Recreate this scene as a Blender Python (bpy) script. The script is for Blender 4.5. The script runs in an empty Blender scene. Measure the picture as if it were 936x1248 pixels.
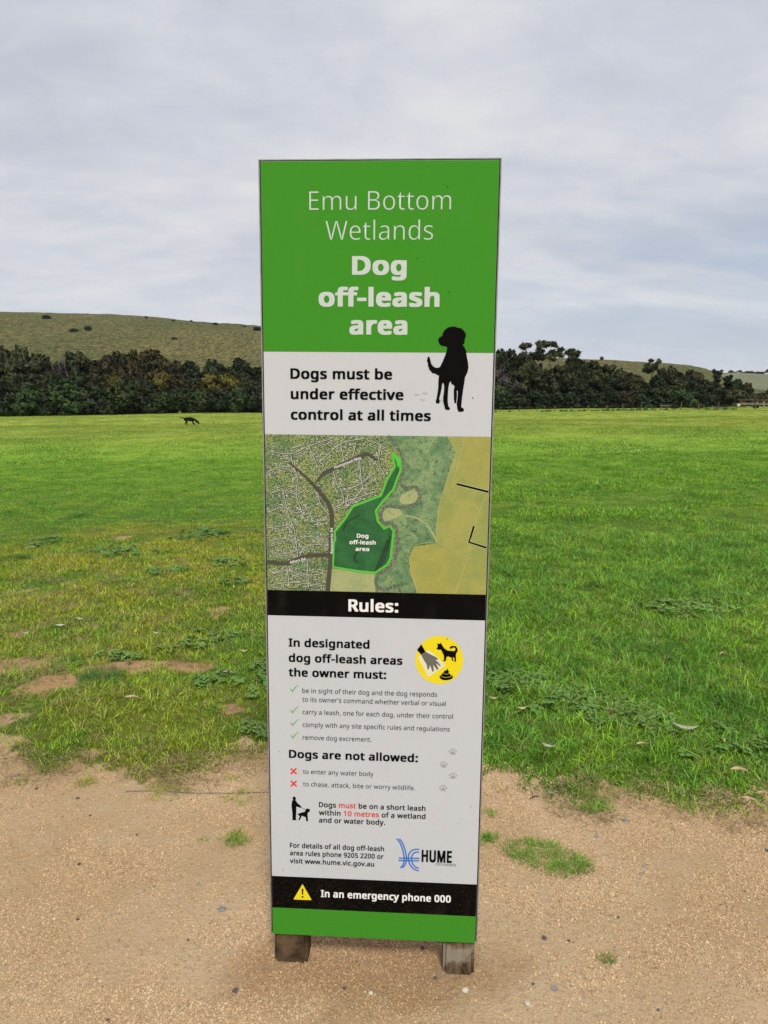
import bpy, bmesh, math, random
import numpy as np
from mathutils import Vector, Matrix, Euler
from mathutils.geometry import tessellate_polygon

rng = np.random.default_rng(7)
random.seed(7)
scene = bpy.context.scene
col = scene.collection
R = math.radians

# ------------------------------------------------------------------ camera
CAM = np.array([0.0, 0.0, 1.6]); PITCH = 0.155366; ROLL = 0.009141; FPX = 900.0
cp, sp = math.cos(PITCH), math.sin(PITCH)
_r = np.array([1, 0, 0.]); _u = np.array([0, sp, cp]); FWD = np.array([0, cp, -sp])
RIGHT = _r*math.cos(ROLL) + _u*math.sin(ROLL); UP = _u*math.cos(ROLL) - _r*math.sin(ROLL)
cam_data = bpy.data.cameras.new('camera'); cam = bpy.data.objects.new('camera', cam_data); col.objects.link(cam)
cam_data.sensor_fit = 'VERTICAL'; cam_data.sensor_height = 36; cam_data.lens = FPX/1248*36
cam_data.clip_start = 0.05; cam_data.clip_end = 9000
m = Matrix.Identity(4)
for i in range(3):
    m[i][0] = RIGHT[i]; m[i][1] = UP[i]; m[i][2] = -FWD[i]; m[i][3] = CAM[i]
cam.matrix_world = m
scene.camera = cam

# ------------------------------------------------------------------ world, sun, exposure
SUN_EL, SUN_AZ = R(50), R(171)      # azimuth clockwise from +Y: behind the viewer, to the right
world = bpy.data.worlds.new('World'); scene.world = world; world.use_nodes = True
wt = world.node_tree; wt.nodes.clear()


class NT:
    """small helper to write node trees"""
    def __init__(s, tree): s.t = tree
    def n(s, kind, **kw):
        nd = s.t.nodes.new(kind)
        for k, v in kw.items():
            if k == 'inp':
                for a, b in v.items():
                    sock = nd.inputs[a]
                    if hasattr(b, 'is_output') or isinstance(b, bpy.types.NodeSocket): s.t.links.new(b, sock)
                    else: sock.default_value = b
            else: setattr(nd, k, v)
        return nd
    def math(s, op, a, b=0.0, c=0.0, clamp=False):
        nd = s.t.nodes.new('ShaderNodeMath'); nd.operation = op; nd.use_clamp = clamp
        for i, v in enumerate((a, b, c)):
            if isinstance(v, bpy.types.NodeSocket): s.t.links.new(v, nd.inputs[i])
            else: nd.inputs[i].default_value = v
        return nd.outputs[0]
    def mix(s, f, a, b, blend='MIX'):
        nd = s.t.nodes.new('ShaderNodeMix'); nd.data_type = 'RGBA'; nd.blend_type = blend; nd.clamp_factor = True
        for i, v in ((0, f), (6, a), (7, b)):
            if isinstance(v, bpy.types.NodeSocket): s.t.links.new(v, nd.inputs[i])
            else: nd.inputs[i].default_value = v if i == 0 else (tuple(v) + (1,))[:4]
        return nd.outputs[2]
    def noise(s, vec, scale, detail=3, rough=.55, dist=0.0, dim='3D'):
        nd = s.t.nodes.new('ShaderNodeTexNoise'); nd.noise_dimensions = dim
        if vec is not None: s.t.links.new(vec, nd.inputs['Vector'])
        nd.inputs['Scale'].default_value = scale; nd.inputs['Detail'].default_value = detail
        nd.inputs['Roughness'].default_value = rough; nd.inputs['Distortion'].default_value = dist
        return nd.outputs['Fac']
    def ss(s, v, a, b):
        nd = s.t.nodes.new('ShaderNodeMapRange'); nd.interpolation_type = 'SMOOTHSTEP'
        s.t.links.new(v, nd.inputs[0]); nd.inputs[1].default_value = a; nd.inputs[2].default_value = b
        return nd.outputs[0]
    def scalev(s, vec, xyz, loc=(0, 0, 0)):
        nd = s.t.nodes.new('ShaderNodeMapping'); s.t.links.new(vec, nd.inputs['Vector'])
        nd.inputs['Scale'].default_value = xyz; nd.inputs['Location'].default_value = loc
        return nd.outputs[0]
    def ramp(s, v, stops):
        nd = s.t.nodes.new('ShaderNodeValToRGB'); s.t.links.new(v, nd.inputs[0])
        e = nd.color_ramp.elements
        while len(e) < len(stops): e.new(.5)
        for i, (p, c) in enumerate(stops):
            e[i].position = p; e[i].color = (tuple(c) + (1,))[:4]
        return nd.outputs[0]
    def link(s, a, b): s.t.links.new(a, b)


w = NT(wt)
sky = w.n('ShaderNodeTexSky', sky_type='NISHITA', sun_disc=False, sun_elevation=SUN_EL, sun_rotation=SUN_AZ,
          air_density=1.0, dust_density=1.5, ozone_density=1.0)
tc = w.n('ShaderNodeTexCoord')
sep = w.n('ShaderNodeSeparateXYZ', inp={0: tc.outputs['Generated']})
zc = w.math('MAXIMUM', sep.outputs[2], 0.0)
zz = w.math('ADD', zc, 0.30)
comb = w.n('ShaderNodeCombineXYZ', inp={0: w.math('DIVIDE', sep.outputs[0], zz), 1: w.math('DIVIDE', sep.outputs[1], zz), 2: 0.0})
cv = comb.outputs[0]
n1 = w.noise(w.scalev(cv, (1, 1.5, 1), (2.3, .4, 0)), 1.5, 6, .55, .3)
n2 = w.noise(w.scalev(cv, (1, 1.5, 1), (7.7, 3.1, 2)), 4.6, 7, .6, .4)
n3 = w.noise(w.scalev(cv, (.7, 2.6, 1), (1.7, 9.1, 5)), 1.7, 5, .5, .3)
tone = w.math('ADD', w.math('MULTIPLY', n1, .6), w.math('MULTIPLY', n2, .4))
cloud = w.ramp(tone, [(.36, (5.4, 5.75, 6.55)), (.46, (6.05, 6.35, 7.0)), (.54, (6.75, 6.95, 7.4)), (.66, (7.6, 7.7, 7.9))])
# thinner cloud low on the right lets the blue through
lowband = w.math('MULTIPLY', w.ss(sep.outputs[2], .015, .07), w.math('SUBTRACT', 1.0, w.ss(sep.outputs[2], .13, .27)))
right = w.ss(sep.outputs[0], .02, .35)
thin = w.math('MULTIPLY', w.math('MULTIPLY', lowband, right), w.ss(n3, .36, .58))
blue = w.mix(.55, sky.outputs[0], (3.9, 4.9, 6.7))
skyc = w.mix(w.math('MULTIPLY', thin, .62), cloud, blue)
glow = w.math('SUBTRACT', 1.0, w.ss(sep.outputs[2], .0, .22))
skyc = w.mix(w.math('MULTIPLY', glow, .38), skyc, (6.9, 7.4, 8.1))
bg = w.n('ShaderNodeBackground', inp={'Color': skyc, 'Strength': 0.1})
wo = w.n('ShaderNodeOutputWorld'); w.link(bg.outputs[0], wo.inputs['Surface'])

sl = bpy.data.lights.new('sun', 'SUN'); sl.energy = 2.7; sl.angle = R(10); sl.color = (1, .96, .90)
sun = bpy.data.objects.new('sun', sl); col.objects.link(sun)
sdir = Vector((math.sin(SUN_AZ)*math.cos(SUN_EL), math.cos(SUN_AZ)*math.cos(SUN_EL), math.sin(SUN_EL)))
sun.rotation_euler = sdir.to_track_quat('Z', 'Y').to_euler()
sun.location = (0, -5, 30)
scene.view_settings.view_transform = 'Standard'; scene.view_settings.look = 'None'
scene.view_settings.exposure = 0.0; scene.view_settings.gamma = 1.0
scene.cycles.max_bounces = 6; scene.cycles.transparent_max_bounces = 8


# ------------------------------------------------------------------ helpers
def ray(px, py):
    d = FWD + RIGHT*(px-468)/FPX + UP*(624-py)/FPX
    return d/d[1]                      # per metre of northing


def hsh(ix, iy, s):
    h = (ix.astype(np.int64)*374761393 + iy.astype(np.int64)*668265263 + s*974634777) & 0xffffffff
    h = ((h ^ (h >> 13))*1274126177) & 0xffffffff
    h = (h ^ (h >> 16)) & 0xffff
    return h/65535.0


def vnoise(x, y, s=0):
    x = np.asarray(x, float); y = np.asarray(y, float)
    ix = np.floor(x); iy = np.floor(y); fx = x-ix; fy = y-iy
    fx = fx*fx*(3-2*fx); fy = fy*fy*(3-2*fy)
    a = hsh(ix, iy, s); b = hsh(ix+1, iy, s); c = hsh(ix, iy+1, s); d = hsh(ix+1, iy+1, s)
    return (a*(1-fx)+b*fx)*(1-fy) + (c*(1-fx)+d*fx)*fy


def fbm(x, y, s=0, o=4):
    v = 0; a = .5; f = 1
    for i in range(o):
        v = v + a*vnoise(x*f+i*17.3, y*f-i*9.1, s+i); a *= .5; f *= 2.03
    return v


def sstep(v, a, b):
    t = np.clip((np.asarray(v, float)-a)/(b-a), 0, 1); return t*t*(3-2*t)


BOUND = [(-40, 3.6), (-6, 3.4), (-2.518, 3.196), (-1.7, 3.078), (-1.456, 2.98), (-1.287, 3.041), (-1.043, 2.897), (-0.866, 2.941), (-0.742, 2.95),
         (-0.651, 3.075), (-0.534, 3.1), (-0.166, 3.084), (0.431, 2.958), (0.583, 2.833), (0.786, 2.731), (0.926, 2.782), (1.072, 2.724),
         (1.231, 2.629), (1.41, 2.654), (1.516, 2.679), (2.013, 2.636), (6, 2.5), (40, 2.3)]
BARE = [(-2.15, 4.16, .24, .14), (-1.80, 3.87, .15, .17), (-1.5, 4.17, .22, .12), (-1.20, 4.15, .17, .09), (-1.24, 5.28, .13, .16), (-.75, 3.55, .07, .06),
        (-1.82, 3.38, .08, .09), (-1.74, 3.16, .1, .09), (-1.28, 3.09, .05, .04), (-2.44, 4.73, .09, .08), (.53, 2.9, .1, .05),
        (-2.93, 5.95, .06, .12), (-3.09, 8.45, .1, .17), (-2.3, 4.05, .12, .08), (-2.9, 3.7, .12, .07), (3.2, 3.9, .2, .14), (-.62, 3.2, .07, .05)]


def zt(x, y):
    x = np.asarray(x, float); y = np.asarray(y, float)
    k = sstep(y, 3, 11)
    xx = np.clip(x, -170, 170); yy = np.clip(y, -50, 190)
    return (-.0075*yy + .022*xx)*k


def edge_y(x):
    b = np.array(BOUND); x = np.asarray(x, float)
    return np.interp(x, b[:, 0], b[:, 1]) + .16*(vnoise(x*7, x*0+3, 5)-.5) + .09*(vnoise(x*25, x*0+1, 6)-.5)


def cover(x, y):
    """how much grass grows at a point, 0..1"""
    x = np.asarray(x, float); y = np.asarray(y, float)
    c = sstep(y-edge_y(x)+.16*(fbm(x*14, y*14, 7, 3)-.45), -.05, .11)
    for bx, by, rx, ry in BARE:
        d = np.sqrt(((x-bx)/rx)**2 + ((y-by)/ry)**2) + .9*(vnoise(x*22, y*22, 3)-.5) + .7*(vnoise(x*8, y*8, 4)-.5)
        c = np.minimum(c, .08+.92*sstep(d, .55, 1.3))
    # thin worn turf near the path, left side
    wear = sstep(vnoise(x*3.1, y*2.3, 11), .55, .8)*(1-sstep(y-edge_y(x), .2, 1.6))*(1-sstep(x, -.6, .2))
    return np.maximum(c*(1-.25*wear), .0)


def field_h(x, y):
    x = np.asarray(x, float); y = np.asarray(y, float)
    near = 1-sstep(np.hypot(x, y), 6, 14)
    z = zt(x, y)
    z = z + near*(.016*(fbm(x*2.2, y*2.2, 21, 3)-.44) + .010*(fbm(x*9, y*9, 23, 3)-.44))*1.4
    z = z + .05*(vnoise(x*.35, y*.35, 24)-.5)*sstep(y, 4, 9) + .25*(vnoise(x*.06, y*.045, 25)-.5)*sstep(y, 15, 45)
    c = sstep(y-edge_y(x), -.03, .12)
    z = z + .022*c*(1-sstep(y, 8, 20))
    z = z + .045*(fbm(x*1.7, y*1.3, 26, 3)-.44)*sstep(y, 4, 7)*(1-sstep(y, 25, 45))
    # scuffed hollow under the sign
    z = z - .008*np.exp(-(((x+.03)/.16)**2+((y-1.93)/.10)**2)) + .016*np.exp(-(((x+.27)/.13)**2+((y-1.86)/.10)**2)) + .004*np.exp(-(((x-.22)/.13)**2+((y-1.86)/.10)**2))
    return z


def tag(o, label=None, cat=None, group=None, kind=None):
    if label: o['label'] = label
    if cat: o['category'] = cat
    if group: o['group'] = group
    if kind: o['kind'] = kind
    return o


def empty(name, loc=(0, 0, 0), rz=0.0, scale=1.0, **kw):
    o = bpy.data.objects.new(name, None); col.objects.link(o)
    o.location = loc; o.rotation_euler = (0, 0, rz); o.scale = (scale,)*3 if not hasattr(scale, '__len__') else scale
    o.empty_display_size = .1
    return tag(o, **kw)


def mesh_np(name, v, f, mat=None, smooth=False):
    me = bpy.data.meshes.new(name)
    v = np.asarray(v, dtype=np.float32)
    f = np.asarray(f, dtype=np.int32)
    k = f.shape[1]
    me.vertices.add(len(v)); me.vertices.foreach_set('co', v.ravel())
    me.loops.add(f.size); me.loops.foreach_set('vertex_index', f.ravel())
    me.polygons.add(len(f)); me.polygons.foreach_set('loop_start', np.arange(0, f.size, k, dtype=np.int32))
    me.polygons.foreach_set('loop_total', np.full(len(f), k, dtype=np.int32))
    if smooth: me.polygons.foreach_set('use_smooth', np.ones(len(f), dtype=bool))
    me.update(calc_edges=True); me.validate()
    if mat: me.materials.append(mat)
    return me


def obj(name, me, parent=None, **kw):
    o = bpy.data.objects.new(name, me); col.objects.link(o)
    if parent: o.parent = parent
    return tag(o, **kw)


class MB:
    def __init__(s): s.v = []; s.f = []
    def box(s, x0, x1, y0, y1, z0, z1):
        b = len(s.v)
        s.v += [(x, y, z) for z in (z0, z1) for y in (y0, y1) for x in (x0, x1)]
        s.f += [tuple(b+i for i in q) for q in ((0, 2, 3, 1), (4, 5, 7, 6), (0, 1, 5, 4), (2, 6, 7, 3), (0, 4, 6, 2), (1, 3, 7, 5))]
        return s
    def tube(s, pts, rad, n=6, cap=True):
        pts = [Vector(p) for p in pts]; b = len(s.v); a = Vector((.31, .17, .93))
        for i, p in enumerate(pts):
            d = (pts[min(i+1, len(pts)-1)]-pts[max(i-1, 0)]).normalized()
            if abs(d.dot(a)) > .95: a = Vector((1, .1, .05))
            u = d.cross(a).normalized(); v = d.cross(u)
            r = rad[i] if hasattr(rad, '__len__') else rad
            for k in range(n):
                t = 2*math.pi*k/n; s.v.append(tuple(p + u*(r*math.cos(t)) + v*(r*math.sin(t))))
        for i in range(len(pts)-1):
            for k in range(n):
                k2 = (k+1) % n
                s.f.append((b+i*n+k, b+i*n+k2, b+(i+1)*n+k2, b+(i+1)*n+k))
        if cap:
            s.f.append(tuple(b+k for k in range(n))[::-1]); e = b+(len(pts)-1)*n; s.f.append(tuple(e+k for k in range(n)))
        return s
    def mesh(s, name, mat=None, smooth=False):
        me = bpy.data.meshes.new(name); me.from_pydata(s.v, [], s.f); me.update()
        if smooth:
            for p in me.polygons: p.use_smooth = True
        if mat: me.materials.append(mat)
        return me
    def build(s, name, mat, parent=None, smooth=False, **kw): return obj(name, s.mesh(name, mat, smooth), parent, **kw)


def bevel(me, w_, seg=2):
    bm = bmesh.new(); bm.from_mesh(me)
    bmesh.ops.bevel(bm, geom=bm.edges[:], offset=w_, segments=seg, affect='EDGES', profile=.6)
    bm.to_mesh(me); bm.free(); me.update()
    return me


# ------------------------------------------------------------------ materials
def new_mat(name):
    ma = bpy.data.materials.new(name); ma.use_nodes = True; t = ma.node_tree; t.nodes.clear(); return ma, NT(t)


def finish(ma, nt, color, rough=.6, bump=None, bstr=.3, bdist=.01, spec=.5, metal=0.0, extra=None):
    b = nt.n('ShaderNodeBsdfPrincipled')
    for k, v in (('Base Color', color), ('Roughness', rough), ('Metallic', metal), ('Specular IOR Level', spec)):
        if isinstance(v, bpy.types.NodeSocket): nt.link(v, b.inputs[k])
        else: b.inputs[k].default_value = (tuple(v)+(1,))[:4] if hasattr(v, '__len__') else v
    if bump is not None:
        bn = nt.n('ShaderNodeBump', inp={'Height': bump, 'Strength': bstr, 'Distance': bdist}); nt.link(bn.outputs[0], b.inputs['Normal'])
    o = nt.n('ShaderNodeOutputMaterial'); nt.link(b.outputs[0], o.inputs[0])
    return ma


def print_mat(name, c, rough=.38, dirt=.06):
    ma, nt = new_mat(name); t = nt.n('ShaderNodeTexCoord').outputs['Object']
    n = nt.noise(t, 14, 5, .6); n2 = nt.noise(nt.scalev(t, (3, 3, .6)), 6, 4, .6)
    d = nt.math('MULTIPLY', nt.ss(nt.math('MULTIPLY', nt.math('ADD', n, n2), .5), .5, .75), dirt)
    zl = nt.n('ShaderNodeSeparateXYZ', inp={0: t}).outputs[2]
    low = nt.math('SUBTRACT', 1.0, nt.ss(zl, .1, .75))
    sp2 = nt.noise(t, 170, 3, .7)
    spl = nt.math('MULTIPLY', nt.math('MULTIPLY', nt.ss(sp2, .56, .66), low), .10 if dirt > .02 else 0.0)
    cc = nt.mix(d, c, (.34, .26, .17)); cc = nt.mix(spl, cc, (.36, .25, .15))
    rr = nt.math('MULTIPLY_ADD', n, .16, rough-.06)
    return finish(ma, nt, cc, rr, spec=.07)


M = {}
M['white'] = print_mat('sign_white_print', (.545, .565, .585), .42, .10)
M['green'] = print_mat('sign_green_print', (.050, .262, .020), .34, .04)
M['black'] = print_mat('sign_black_print', (.0025, .0022, .002), .5, .04)
M['ink'] = print_mat('ink_black', (.002, .002, .002), .5, .0)
M['letter_grey'] = print_mat('ink_light_grey', (.54, .61, .56), .4, .03)
M['letter_white'] = print_mat('ink_white', (.80, .80, .79), .4, .03)
M['red'] = print_mat('ink_red', (.70, .055, .03), .45, .03)
M['tick'] = print_mat('ink_tick_green', (.035, .40, .06), .45, .0)
M['yellow'] = print_mat('ink_yellow', (.80, .66, .02), .4, .03)
M['glove'] = print_mat('ink_glove_grey', (.15, .14, .12), .45, .0)
M['bag'] = print_mat('ink_bag_cream', (.72, .71, .50), .45, .0)
M['blue'] = print_mat('ink_blue', (.03, .16, .55), .45, .0)
M['paw'] = print_mat('ink_pale_grey', (.34, .34, .345), .45, .0)
M['outline'] = print_mat('ink_bright_green', (.11, .50, .055), .4, .02)
M['road'] = print_mat('ink_road_grey', (.085, .075, .055), .45, .0)
M['track'] = print_mat('ink_track_pale', (.40, .45, .22), .45, .0)


def alu():
    ma, nt = new_mat('brushed_aluminium'); t = nt.n('ShaderNodeTexCoord').outputs['Object']
    n = nt.noise(nt.scalev(t, (60, 60, 3)), 8, 3, .6); n2 = nt.noise(t, 30, 4)
    return finish(ma, nt, nt.mix(nt.ss(n2, .4, .7), (.36, .36, .35), (.27, .26, .24)), nt.math('MULTIPLY_ADD', n, .25, .35), metal=.55, spec=.4)


M['alu'] = alu()


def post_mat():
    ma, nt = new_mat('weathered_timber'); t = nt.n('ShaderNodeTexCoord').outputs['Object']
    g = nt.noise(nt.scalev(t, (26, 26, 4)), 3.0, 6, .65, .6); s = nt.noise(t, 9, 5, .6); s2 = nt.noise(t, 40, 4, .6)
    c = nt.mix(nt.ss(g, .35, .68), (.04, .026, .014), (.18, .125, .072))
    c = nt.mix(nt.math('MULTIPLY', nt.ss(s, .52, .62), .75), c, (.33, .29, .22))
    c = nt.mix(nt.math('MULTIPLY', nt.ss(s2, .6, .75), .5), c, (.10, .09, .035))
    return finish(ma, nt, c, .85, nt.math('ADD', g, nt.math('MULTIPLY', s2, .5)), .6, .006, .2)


M['post'] = post_mat()


def simple(name, c1, c2, scale, rough=.8, bump=.4, bd=.01, spec=.3, coords='Object'):
    ma, nt = new_mat(name); t = nt.n('ShaderNodeTexCoord').outputs[coords]
    n = nt.noise(t, scale, 5, .6)
    oi = nt.n('ShaderNodeObjectInfo').outputs['Random']
    c = nt.mix(nt.ss(n, .32, .68), c1, c2)
    hs = nt.n('ShaderNodeHueSaturation', inp={'Color': c, 'Value': nt.math('MULTIPLY_ADD', oi, .3, .85)})
    return finish(ma, nt, hs.outputs[0], rough, n, bump, bd, spec)


# ---- soil colour shared by ground and pebbles
def soil_color(nt, P):
    a = nt.noise(P, 1.1, 5, .6); b = nt.noise(P, 7, 5, .65); c = nt.noise(P, 60, 4, .7); d = nt.noise(P, 260, 3, .7)
    col_ = nt.mix(nt.ss(a, .36, .64), (.74, .53, .315), (.61, .415, .22))
    col_ = nt.mix(nt.math('MULTIPLY', nt.ss(b, .45, .7), .45), col_, (.68, .51, .31))
    col_ = nt.mix(nt.math('MULTIPLY', nt.ss(c, .52, .7), .5), col_, (.33, .205, .10))
    col_ = nt.mix(nt.math('MULTIPLY', nt.ss(d, .52, .66), .45), col_, (.58, .46, .28))
    return col_, a, b, c, d


def grass_tint(nt, P, seed=0.0):
    """living colour of the turf by place: dark lush, mid green, yellow-olive"""
    sp_ = nt.n('ShaderNodeSeparateXYZ', inp={0: P}); X, Y = sp_.outputs[0], sp_.outputs[1]
    big = nt.noise(nt.scalev(P, (.16, .10, 0)), 1.0, 4, .6); mid = nt.noise(nt.scalev(P, (1, .7, 0)), 1.3, 4, .6)
    fine = nt.noise(nt.scalev(P, (1, 1, 0)), 6.5, 3, .6)
    far = nt.ss(Y, 12, 48)
    base = nt.mix(nt.ss(mid, .38, .66), (.160, .355, .020), (.265, .465, .030))
    base = nt.mix(nt.math('MULTIPLY', nt.ss(fine, .5, .72), .6), base, (.080, .205, .015))
    cl = nt.noise(nt.scalev(P, (1, .75, 0), (5, 2, 0)), 2.9, 4, .65)
    base = nt.mix(nt.math('MULTIPLY', nt.ss(cl, .54, .68), .65), base, (.36, .52, .035))
    base = nt.mix(nt.math('MULTIPLY', nt.math('SUBTRACT', 1.0, nt.ss(cl, .34, .46)), .6), base, (.066, .175, .015))
    # olive, part-dead turf on the left
    ux = nt.math('DIVIDE', nt.math('ADD', X, 2.6), 2.5); uy = nt.math('DIVIDE', nt.math('SUBTRACT', Y, 6.6), 3.3)
    r2 = nt.math('ADD', nt.math('MULTIPLY', ux, ux), nt.math('MULTIPLY', uy, uy))
    ux2 = nt.math('DIVIDE', nt.math('ADD', X, 1.3), 1.3); uy2 = nt.math('DIVIDE', nt.math('SUBTRACT', Y, 3.1), .9)
    r3 = nt.math('ADD', nt.math('MULTIPLY', ux2, ux2), nt.math('MULTIPLY', uy2, uy2))
    zone = nt.math('MAXIMUM', nt.math('SUBTRACT', 1.0, nt.ss(r2, .35, 1.35)), nt.math('MULTIPLY', nt.math('SUBTRACT', 1.0, nt.ss(r3, .4, 1.3)), .7))
    yel = nt.math('MULTIPLY', zone, nt.math('MULTIPLY_ADD', nt.ss(mid, .36, .6), .75, .25))
    base = nt.mix(nt.math('MULTIPLY', yel, .80), base, (.45, .43, .032))
    br = nt.math('MULTIPLY', zone, nt.ss(fine, .56, .7))
    base = nt.mix(nt.math('MULTIPLY', br, .5), base, (.36, .28, .09))
    # far pasture: paler, with yellowish swathes
    pale = nt.mix(nt.ss(big, .38, .62), (.245, .335, .040), (.345, .395, .052))
    st = nt.noise(nt.scalev(P, (.05, .35, 0)), 1.0, 4, .65)
    pale = nt.mix(nt.math('MULTIPLY', nt.ss(st, .45, .7), .5), pale, (.155, .262, .036))
    return nt.mix(far, base, pale), fine


def ground_mat():
    ma, nt = new_mat('earth_and_turf'); P = nt.n('ShaderNodeNewGeometry').outputs['Position']
    s, a, b, c, d = soil_color(nt, P)
    g, fine = grass_tint(nt, P)
    cov = nt.n('ShaderNodeAttribute', attribute_name='cover').outputs['Fac']
    sepp = nt.n('ShaderNodeSeparateXYZ', inp={0: P})
    nearmix = nt.math('SUBTRACT', 1.0, nt.ss(sepp.outputs[1], 6, 30))
    thatch = nt.mix(nt.ss(c, .4, .65), (.045, .065, .010), (.10, .08, .03))
    thatch = nt.mix(.35, thatch, g)
    turf = nt.mix(nearmix, g, thatch)
    e = nt.ss(nt.math('MULTIPLY_ADD', nt.math('SUBTRACT', b, .5), .7, cov), .35, .75)
    # reddish dust in the worn patches
    rd = nt.math('MULTIPLY', nt.ss(sepp.outputs[1], 3.2, 3.7), .6)
    s = nt.mix(rd, s, (.47, .235, .10))
    # damp, redder soil scuffed round the feet of the sign, with painted contact shadow
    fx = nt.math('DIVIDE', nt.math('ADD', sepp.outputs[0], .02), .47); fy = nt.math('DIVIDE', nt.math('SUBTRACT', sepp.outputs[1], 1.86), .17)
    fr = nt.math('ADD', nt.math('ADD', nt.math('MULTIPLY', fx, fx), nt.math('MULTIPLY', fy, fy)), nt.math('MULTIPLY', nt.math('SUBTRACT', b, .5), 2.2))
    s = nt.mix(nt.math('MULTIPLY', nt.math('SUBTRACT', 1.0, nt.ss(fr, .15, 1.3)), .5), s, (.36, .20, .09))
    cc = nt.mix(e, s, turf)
    # pale worn line beyond the pasture edge
    h = nt.math('ADD', nt.math('MULTIPLY', c, .6), nt.math('MULTIPLY', d, .35))
    h = nt.math('ADD', h, nt.math('MULTIPLY', b, .6))
    return finish(ma, nt, cc, .95, h, 1.0, .026, .15)


def pebble_mat():
    ma, nt = new_mat('grit'); P = nt.n('ShaderNodeNewGeometry').outputs['Position']
    oi = nt.n('ShaderNodeObjectInfo').outputs['Random']
    c = nt.ramp(oi, [(0, (.15, .085, .04)), (.22, (.37, .235, .125)), (.5, (.59, .41, .23)), (.85, (.70, .52, .32)), (.965, (.78, .66, .46)), (.99, (.11, .10, .10))])
    n = nt.noise(P, 300, 3)
    sc, *_r = soil_color(nt, P)
    c = nt.mix(.35, c, sc)
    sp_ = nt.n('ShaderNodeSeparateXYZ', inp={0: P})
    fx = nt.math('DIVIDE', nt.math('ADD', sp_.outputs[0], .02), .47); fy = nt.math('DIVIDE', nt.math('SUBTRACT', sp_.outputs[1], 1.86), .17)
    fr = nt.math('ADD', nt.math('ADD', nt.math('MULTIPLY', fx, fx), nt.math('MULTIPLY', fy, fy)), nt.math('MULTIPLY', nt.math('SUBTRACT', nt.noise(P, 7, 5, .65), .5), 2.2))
    c = nt.mix(nt.math('MULTIPLY', nt.math('SUBTRACT', 1.0, nt.ss(fr, .15, 1.3)), .5), c, (.36, .20, .09))  # grit takes the same damp stain and painted contact shadow by the posts
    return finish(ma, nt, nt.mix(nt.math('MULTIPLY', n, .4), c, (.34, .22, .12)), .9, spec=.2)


def blade_mat(name='grass_blade', dry=0.0):
    ma, nt = new_mat(name); P = nt.n('ShaderNodeNewGeometry').outputs['Position']
    g, fine = grass_tint(nt, P)
    oi = nt.n('ShaderNodeObjectInfo').outputs['Random']
    at = nt.n('ShaderNodeAttribute', attribute_name='bl').outputs['Fac']
    r = nt.math('FRACT', nt.math('MULTIPLY_ADD', oi, 7.3, at))
    v = nt.math('MULTIPLY_ADD', nt.math('POWER', r, 1.7), 1.50, .48)
    hs = nt.n('ShaderNodeHueSaturation', inp={'Color': g, 'Value': v, 'Hue': nt.math('MULTIPLY_ADD', oi, .03, .488), 'Saturation': nt.math('MULTIPLY_ADD', at, .25, .86)})
    c = nt.mix(nt.ss(at, .955, .985), hs.outputs[0], (.30, .25, .10))
    d = nt.n('ShaderNodeBsdfPrincipled', inp={'Base Color': c, 'Roughness': .45, 'Specular IOR Level': .35})
    t = nt.n('ShaderNodeBsdfTranslucent', inp={'Color': nt.mix(.4, c, (.20, .30, .02))})
    mx = nt.n('ShaderNodeMixShader', inp={0: .35, 1: d.outputs[0], 2: t.outputs[0]})
    o = nt.n('ShaderNodeOutputMaterial'); nt.link(mx.outputs[0], o.inputs[0])
    return ma


def leaf_mat(name, c1, c2, var=.35, trans=.2):
    ma, nt = new_mat(name); P = nt.n('ShaderNodeNewGeometry').outputs['Position']
    oi = nt.n('ShaderNodeObjectInfo').outputs['Random']
    at = nt.n('ShaderNodeAttribute', attribute_name='bl').outputs['Fac']
    n = nt.noise(P, .55, 3)
    f = nt.math('ADD', nt.math('MULTIPLY', nt.ss(n, .35, .65), .55), nt.math('MULTIPLY', at, .45))
    c = nt.mix(f, c1, c2)
    hs = nt.n('ShaderNodeHueSaturation', inp={'Color': c, 'Value': nt.math('MULTIPLY_ADD', oi, var, 1-var*.5), 'Hue': nt.math('MULTIPLY_ADD', oi, .03, .485)})
    d = nt.n('ShaderNodeBsdfPrincipled', inp={'Base Color': hs.outputs[0], 'Roughness': .6, 'Specular IOR Level': .25})
    t = nt.n('ShaderNodeBsdfTranslucent', inp={'Color': hs.outputs[0]})
    mx = nt.n('ShaderNodeMixShader', inp={0: trans, 1: d.outputs[0], 2: t.outputs[0]})
    o = nt.n('ShaderNodeOutputMaterial'); nt.link(mx.outputs[0], o.inputs[0])
    return ma


def hill_mat(name, c1, c2, c3, bd):
    ma, nt = new_mat(name); P = nt.n('ShaderNodeNewGeometry').outputs['Position']
    a = nt.noise(nt.scalev(P, (1, 1, 1)), .012, 4, .6); b = nt.noise(nt.scalev(P, (1, .24, 1)), .7, 4, .75); e = nt.noise(P, .09, 4, .6)
    c = nt.mix(nt.ss(a, .35, .65), c1, c2)
    c = nt.mix(nt.math('MULTIPLY', nt.ss(b, .44, .56), .85), c, c3)
    c = nt.mix(nt.math('MULTIPLY', nt.ss(e, .5, .7), .35), c, c3)
    return finish(ma, nt, c, .95, nt.math('ADD', b, e), 1.0, bd, .1)


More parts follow.
